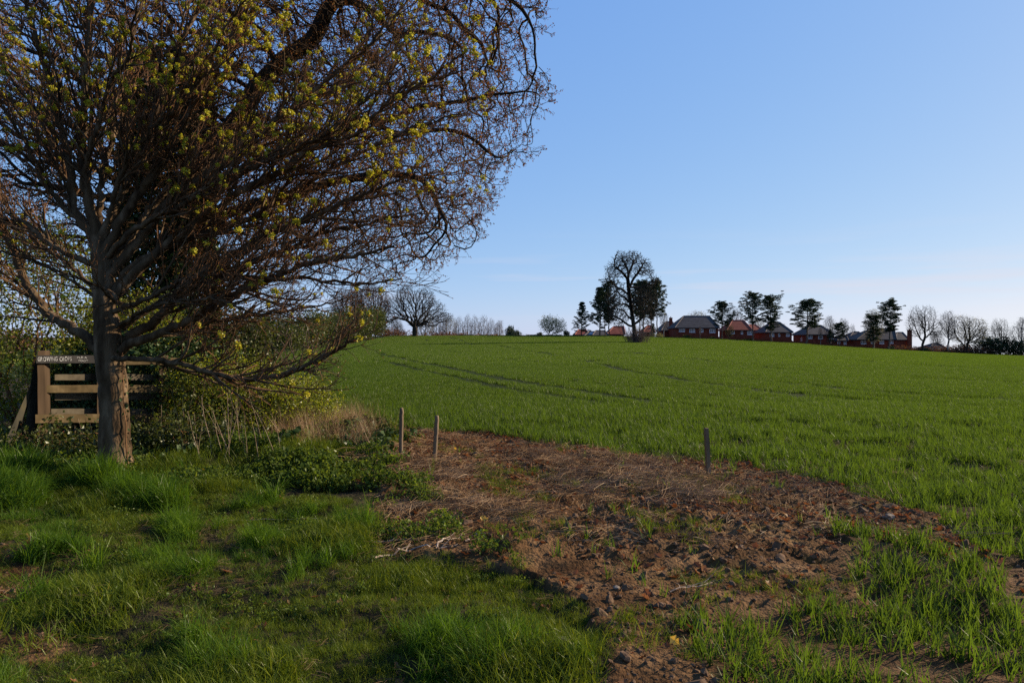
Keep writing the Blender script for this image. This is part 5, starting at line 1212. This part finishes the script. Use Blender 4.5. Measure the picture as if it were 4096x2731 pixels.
plant_tree('withered_oak', 'oak still holding brown withered leaves beside the far hedge', 1482, 0, 1130, 172, brp, bh, rz=2.2)
plant_tree('withered_oak', 'second brown oak half hidden behind the maple twigs', 1390, 0, 1150, 182, brp, bh, rz=4.0, squash=0.9)
SH = [leafy(100, 5.5, 5.5, 3800, 0.24, 'hedgeleaf'), leafy(101, 4.5, 6.0, 3600, 0.24, 'hedgeleaf'), leafy(102, 5, 4, 1800, 0.22, 'paleleaf'), leafy(103, 5, 3.0, 900, 0.2, 'oakdead', 'birchtwig', 900), leafy(104, 4.5, 5, 4200, 0.24, 'pine')]
hp, hh = leafy(105, 7.0, 7.0, 4200, 0.22, 'paleleaf', n_att=900)
plant_tree('round_thorn_tree', 'rounded olive-leaved thorn tree alone on the crest left of the pines', 2195, 0, 1250, 186, hp, hh)

# field hedge running away on the left
HX = [(-17.5, 40), (-19.2, 50), (-20.9, 60), (-22.6, 70), (-24.0, 80), (-25.4, 91), (-26.8, 102), (-28.2, 114), (-29.5, 126), (-30.6, 138), (-31.6, 150), (-32.6, 163)]
hz0 = float(terrain(-17.5, 40)); hedge = thing('field_hedge', 'long green hedge running up the left side of the wheat field', 'hedge', (-17.5, 40, hz0))
for i, (x, y) in enumerate(HX):
    pr_, nh = SH[i % 2]; s = (3.0+0.026*y+rng.uniform(-0.8, 0.9))/nh
    for nm, me, mt, kd in pr_:
        o_ = obj('shrub' if nm == 'leaves' else 'shrub_stems', me, mt, hedge, (x+17.5, y-40, float(terrain(x, y))-hz0)); o_.scale = (s, s, s); o_.rotation_euler = (0, 0, rng.uniform(0, 6)); o_['kind'] = 'stuff'
CL = [(1345, 1228, 125, 4, 'dark evergreen bush standing above the far hedge', 1.0), (1300, 1262, 135, 0, 'green bush behind the far hedge, left of the evergreen', 1.1), (1545, 1300, 190, 3, 'low brown scrub at the foot of the withered oak', 1.0),
      (1600, 1312, 195, 3, 'brown scrub left of the field oak trunk', 1.5), (1760, 1318, 215, 3, 'brown scrub right of the field oak trunk', 1.6), (1850, 1322, 230, 3, 'scrub under the far poplar row', 2.0), (1960, 1328, 235, 3, 'low scrub at the right end of the poplar row', 1.8),
      (2035, 1293, 215, 4, 'small dark conical evergreen right of the poplar row', 0.55), (2068, 1312, 212, 4, 'smaller rounded evergreen right of the conical one', 0.9), (2115, 1332, 205, 3, 'lowest scrub on the bare part of the crest', 1.6), (2155, 1325, 192, 4, 'dark bush at the left foot of the round thorn tree', 1.0),
      (2270, 1318, 192, 4, 'dark bush between the thorn tree and the first pine', 0.9), (2635, 1330, 188, 2, 'low olive shrub on the crest right of the lone tree', 1.3), (2750, 1338, 187, 1, 'low green shrub below the largest house', 1.6), (2850, 1345, 188, 1, 'low weeds bush at the largest house\'s right window', 1.8), (2990, 1352, 189, 1, 'low green bush before the red-roofed house', 1.6),
      (3960, 1335, 189, 4, 'dark evergreen mass under the bare trees at the far right', 1.6), (4050, 1352, 188, 4, 'dark evergreen hedge at the right edge', 1.4), (3830, 1372, 191, 3, 'brown undergrowth below the right-hand bare trees', 1.8), (3900, 1382, 190, 3, 'brown undergrowth left of the dark evergreen mass', 1.6), (3620, 1375, 191, 3, 'scrub below the sunlit gable', 1.5), (3560, 1380, 192, 4, 'dark bush below the round-topped pine', 1.2),
      (3690, 1385, 192, 3, 'twiggy scrub at the foot of the big bare tree', 1.5), (30, 1290, 70, 3, 'brown scrub on the far left skyline', 1.6), (-40, 1330, 60, 1, 'green bush at the far left edge beyond the fence', 1.5), (1150, 1290, 95, 0, 'green bush half hidden behind the maple twigs', 1.2), (1050, 1300, 80, 1, 'green bush seen deep through the maple branches', 1.2), (890, 1310, 60, 0, 'hedge bush nearest behind the maple\'s right limbs', 1.2)]
for px, ty, Yd, k, lab, sq in CL:
    parts, nh = SH[k]; plant_tree('shrub', lab, px, 0, ty, Yd, parts, nh, 'shrubs along the field edge', 'shrub', squash=sq)

# ------------------------------------------------------------------ houses beyond the crest
GH = 'brick houses beyond the crest'
def house(label, Y, eL, eR, ey, rL, rR, ry, depth, roofm, ridgem, wins=(), chimney=None, nside=(), ov=0.35, wall=None):
    """hip-roofed brick house: eave and ridge ends given by photo columns at its own depth"""
    Yr = Y+depth/2; x0, x1 = (eL-CX)/F*Y, (eR-CX)/F*Y; ze = CAMZ+(CY-ey)/F*Y
    xr0, xr1 = (rL-CX)/F*Yr, (rR-CX)/F*Yr; zr = CAMZ+(CY-ry)/F*Yr
    xc = (x0+x1)/2; zg = min(float(terrain(xc, Y))-0.3, ze-4.8); O = np.array([xc, Y, zg])
    t = thing('brick_house', label, 'house', O, GH)
    B = Buf(); B.box((xc, Y+depth/2, (zg+ze)/2-0.05), (x1-x0-2*ov, depth-2*ov, ze-zg)); obj('wall', B.mesh('wall', O), wall or M['brick'], t)
    a_, b__ = Y-0.0, Y+depth; th = 0.16
    v = [(x0, a_, ze), (x1, a_, ze), (x1, b__, ze), (x0, b__, ze), (xr0, Yr, zr), (xr1, Yr, zr)]; v += [(x, y, z-th) for x, y, z in v[:4]]
    B = Buf().add(v, [(0, 1, 5, 4), (2, 3, 4, 5), (0, 6, 7, 1), (1, 7, 8, 2), (2, 8, 9, 3), (3, 9, 6, 0), (6, 9, 8, 7)], [(1, 2, 5), (3, 0, 4)])
    rfo = obj('roof', B.mesh('roof', O), roofm, t)
    rc = [(np.array([v[i], v[j]], float)+[0, 0, 0.05], np.array([0.11, 0.11])) for i, j in ((0, 4), (1, 5), (2, 5), (3, 4), (4, 5))]
    B = Buf(); tubes(B, rc); obj('ridge_tiles', B.mesh('ridge_tiles', O), ridgem, rfo)
    B = Buf(); B.box((xc, Y-0.02, ze-0.19), (x1-x0, 0.05, 0.2)); B.box((x0-0.02, Y+depth/2, ze-0.19), (0.05, depth, 0.2)); obj('gutter', B.mesh('gutter', O), M['fascia'], t)
    def window(cx, cz, w_, h_, panes, face='front', y=None):
        fr = Buf(); pa_ = []; yw = Y+ov-0.04
        if face == 'front':
            for dx in (-1, 1): fr.box((cx+dx*(w_/2-0.04), yw, cz), (0.09, 0.10, h_))
            for dz in (-1, 1): fr.box((cx, yw, cz+dz*(h_/2-0.04)), (w_-0.18, 0.098, 0.09))
            for i in range(1, panes): fr.box((cx-w_/2+w_*i/panes, yw, cz), (0.10, 0.096, h_-0.17))
            fr.box((cx, yw-0.02, cz-h_/2-0.05), (w_+0.16, 0.2, 0.08))
            pb = Buf(); pb.box((cx, yw+0.02, cz), (w_-0.1, 0.02, h_-0.1))
        else:
            xw = x0+ov-0.02
            for dy in (-1, 1): fr.box((xw, y+dy*(w_/2-0.04), cz), (0.10, 0.09, h_))
            for dz in (-1, 1): fr.box((xw, y, cz+dz*(h_/2-0.04)), (0.098, w_-0.18, 0.09))
            pb = Buf(); pb.box((xw+0.02, y, cz), (0.02, w_-0.1, h_-0.1))
        f = obj('window', fr.mesh('window', O), M['white'], t); obj('pane', pb.mesh('pane', O), M['glass'], f)
    Yw = Y+ov
    for wx0, wx1, wy0, wy1, pn in wins:
        window(((wx0+wx1)/2-CX)/F*Yw, CAMZ+(CY-(wy0+wy1)/2)/F*Yw, (wx1-wx0)/F*Yw, (wy1-wy0)/F*Yw, pn)
    for y, cz, w_, h_ in nside: window(0, ze-cz, w_, h_, 1, 'side', Y+y)
    if chimney:
        cL, cR, cy, cyb, dY = chimney; Yc = Y+dY; B = Buf(); zt = CAMZ+(CY-cy)/F*Yc; zb = CAMZ+(CY-cyb)/F*Yc; xm = ((cL+cR)/2-CX)/F*Yc; w_ = (cR-cL)/F*Yc
        B.box((xm, Yc, (zt+zb)/2), (w_, 0.7, zt-zb)); B.box((xm, Yc, zt+0.06), (w_+0.14, 0.84, 0.12)); co = obj('chimney', B.mesh('chimney', O), M['brick'], t)
        B = Buf(); tubes(B, [(np.array([[xm, Yc, zt+0.1], [xm, Yc, zt+0.5]]), np.array([0.13, 0.11]))], True); obj('chimney_pot', B.mesh('chimney_pot', O), M['brick'], co)
    return t
z3 = lambda a, b, c, d, n_: (2600+a*0.2551, 2600+b*0.2551, 1220+c*0.2551, 1220+d*0.2551, n_)
z4 = lambda a, b, c, d, n_: (3150+a*0.2764, 3150+b*0.2764, 1220+c*0.2764, 1220+d*0.2764, n_)
house('largest grey hip-roofed brick house with four white windows', 206, 2700, 2880, 1310, 2735, 2838, 1264, 10.5, M['slate'], M['ridge'],
      [z3(455, 547, 365, 418, 3), z3(615, 705, 367, 428, 3), z3(785, 835, 372, 424, 2), z3(932, 1022, 373, 434, 3)])
house('dark-roofed house with a tall brick chimney left of the largest house', 216, 2646, 2712, 1321, 2664, 2690, 1286, 9, M['slate'], M['ridge'], [], (2677, 2689, 1272, 1345, -0.2))
house('brick house with the only full red hipped roof and three white windows', 207, 2909, 3010, 1319, 2930, 2976, 1281, 9.5, M['redtile'], M['ridgered'],
      [z3(1268, 1325, 400, 452, 2), z3(1425, 1457, 402, 455, 1), z3(1525, 1600, 405, 465, 3)])
house('lower dark red roof behind the red-roofed house\'s right end', 220, 2985, 3052, 1320, 3000, 3022, 1298, 9, M['redtile'], M['ridgered'])
house('grey hip-roofed brick house just right of the red-roofed one', 205, 3062, 3174, 1328, 3082, 3120, 1289, 10, M['slate'], M['ridge'],
      [z3(1880, 1945, 433, 492, 2), z3(2010, 2040, 437, 490, 1), z3(2133, 2190, 440, 490, 2)])
house('grey hip-roofed brick house behind the lopsided broad pine', 205, 3224, 3343, 1337, 3238, 3284, 1301, 10.5, M['slate'], M['ridge'],
      [z4(295, 358, 430, 485, 2), z4(445, 508, 433, 490, 2), z4(600, 662, 437, 492, 2)], nside=((4.0, 1.5, 0.9, 1.1),))
house('small house with a pale hip line left of the long dark house', 207, 3390, 3472, 1361, 3414, 3436, 1327, 9, M['slate'], M['ridge'])
house('low dark garage roof tucked behind the small stubby pine', 203, 3350, 3395, 1361, 3362, 3385, 1340, 6, M['slate'], M['ridge'], [z4(722, 760, 520, 562, 2), z4(812, 850, 520, 568, 2)])
house('long dark-roofed brick house behind the round-topped pine', 201, 3428, 3588, 1357, 3486, 3578, 1314, 9, M['slate'], M['ridge'],
      [z4(1063, 1135, 508, 563, 3), z4(1210, 1260, 510, 555, 2), z4(1330, 1395, 512, 560, 3), z4(1470, 1530, 508, 555, 2)])
house('house with a pale sunlit roof and tall chimney right of the long one', 214, 3584, 3640, 1358, 3588, 3612, 1329, 9, M['slate'], M['ridge'], [], (3631, 3646, 1320, 1395, -0.5))
house('small grey-roofed garage below the big bare tree', 196, 3712, 3798, 1397, 3735, 3752, 1372, 7, M['slate'], M['ridge'])
house('red pantiled roof showing left of the lone tree trunk', 212, 2428, 2502, 1336, 2456, 2496, 1305, 9, M['redtile'], M['ridgered'])
house('low dark grey roof between the pine trunks left of the lone tree', 202, 2370, 2436, 1340, 2384, 2420, 1322, 8, M['slate'], M['ridge'])
house('far left red roof between the first pines', 222, 2300, 2352, 1338, 2314, 2345, 1318, 8, M['redtile'], M['ridgered'])
sol = house('grey roof carrying a bluish shining solar panel', 205, 2338, 2388, 1342, 2356, 2382, 1326, 7, M['slate'], M['ridge'])
house('red-roofed house with dark side right of the lone tree', 210, 2572, 2622, 1328, 2592, 2606, 1301, 9, M['redtile'], M['ridgered'])
Ys = 204.9; B = Buf(); a_ = [(2352, 1339.5), (2380, 1339.5), (2383, 1329.5), (2363, 1329.5)]
O = np.array(sol.location)
def on_roof(px, py):                                # point on the front slope of that roof, lifted a little
    f = (1342-py)/(1342-1326); Yp = 205+3.5*f; return np.array([(px-CX)/F*Yp, Yp-0.05, CAMZ+(CY-1342)/F*205+((CAMZ+(CY-1326)/F*208.5)-(CAMZ+(CY-1342)/F*205))*f+0.12])
v = [on_roof(*p) for p in a_]; v += [p-np.array([0, 0, 0.07]) for p in v]
B.add(v, [(0, 1, 2, 3), (0, 4, 5, 1), (1, 5, 6, 2), (2, 6, 7, 3), (3, 7, 4, 0), (7, 6, 5, 4)]); obj('solar_panel', B.mesh('solar_panel', O), M['solar'], sol)

# brick garden wall along the back of the gardens
gw = thing('garden_wall', 'low brick garden wall running between the houses beyond the crest', 'wall', ((2900-CX)/F*199, 199, float(terrain((2900-CX)/F*199, 199))-0.3), None)
O = np.array(gw.location); xs = np.arange(2690, 3700, 40)
for a0 in xs:
    Xa, Xb = (a0-CX)/F*199, (a0+40-CX)/F*199; zt = CAMZ+(CY-float(crest_line(np.array([a0+20.0]))[0])+9)/F*199
    B = Buf(); B.box(((Xa+Xb)/2, 199, zt-1.1), (Xb-Xa-0.01, 0.22, 2.2)); B.box(((Xa+Xb)/2, 199, zt+0.04), (Xb-Xa-0.01, 0.3, 0.08)); obj('wall_panel', B.mesh('wall_panel', O), M['brick'], gw)

# thin hedge lines along the crest
def crest_hedge(label, p0, p1, stepx, Yd, top, seed):
    r = np.random.default_rng(seed); xs = np.arange(p0, p1, stepx); X0 = (p0-CX)/F*Yd; z0 = float(terrain(X0, Yd)); t = thing('crest_hedge', label, 'hedge', (X0, Yd, z0))
    for px in xs:
        X = (px-CX)/F*Yd; zb = float(terrain(X, Yd))-0.1; zt = CAMZ+(CY-crest_line(np.array([float(px)]))[0]+top*r.uniform(0.6, 1.3))/F*Yd; k = 3 if r.uniform() < 0.65 else 4
        pr_, nh = SH[k]; s = max(0.5, zt-zb)/nh; w_ = stepx/F*Yd/5.0*1.7
        for nm, me, mt, kd in pr_:
            o_ = obj('shrub' if nm == 'leaves' else 'shrub_stems', me, mt, t, (X-X0, r.normal(0, 0.4), zb-z0)); o_.scale = (w_, w_, s); o_.rotation_euler = (0, 0, r.uniform(0, 6)); o_['kind'] = 'stuff'
crest_hedge('thin dark hedge line along the crest between the field oak and the pines', 1545, 2330, 36, 189, 6, 110)
crest_hedge('brown and dark scrub joining the bare trees at the right skyline', 3640, 4300, 42, 191, 16, 111)
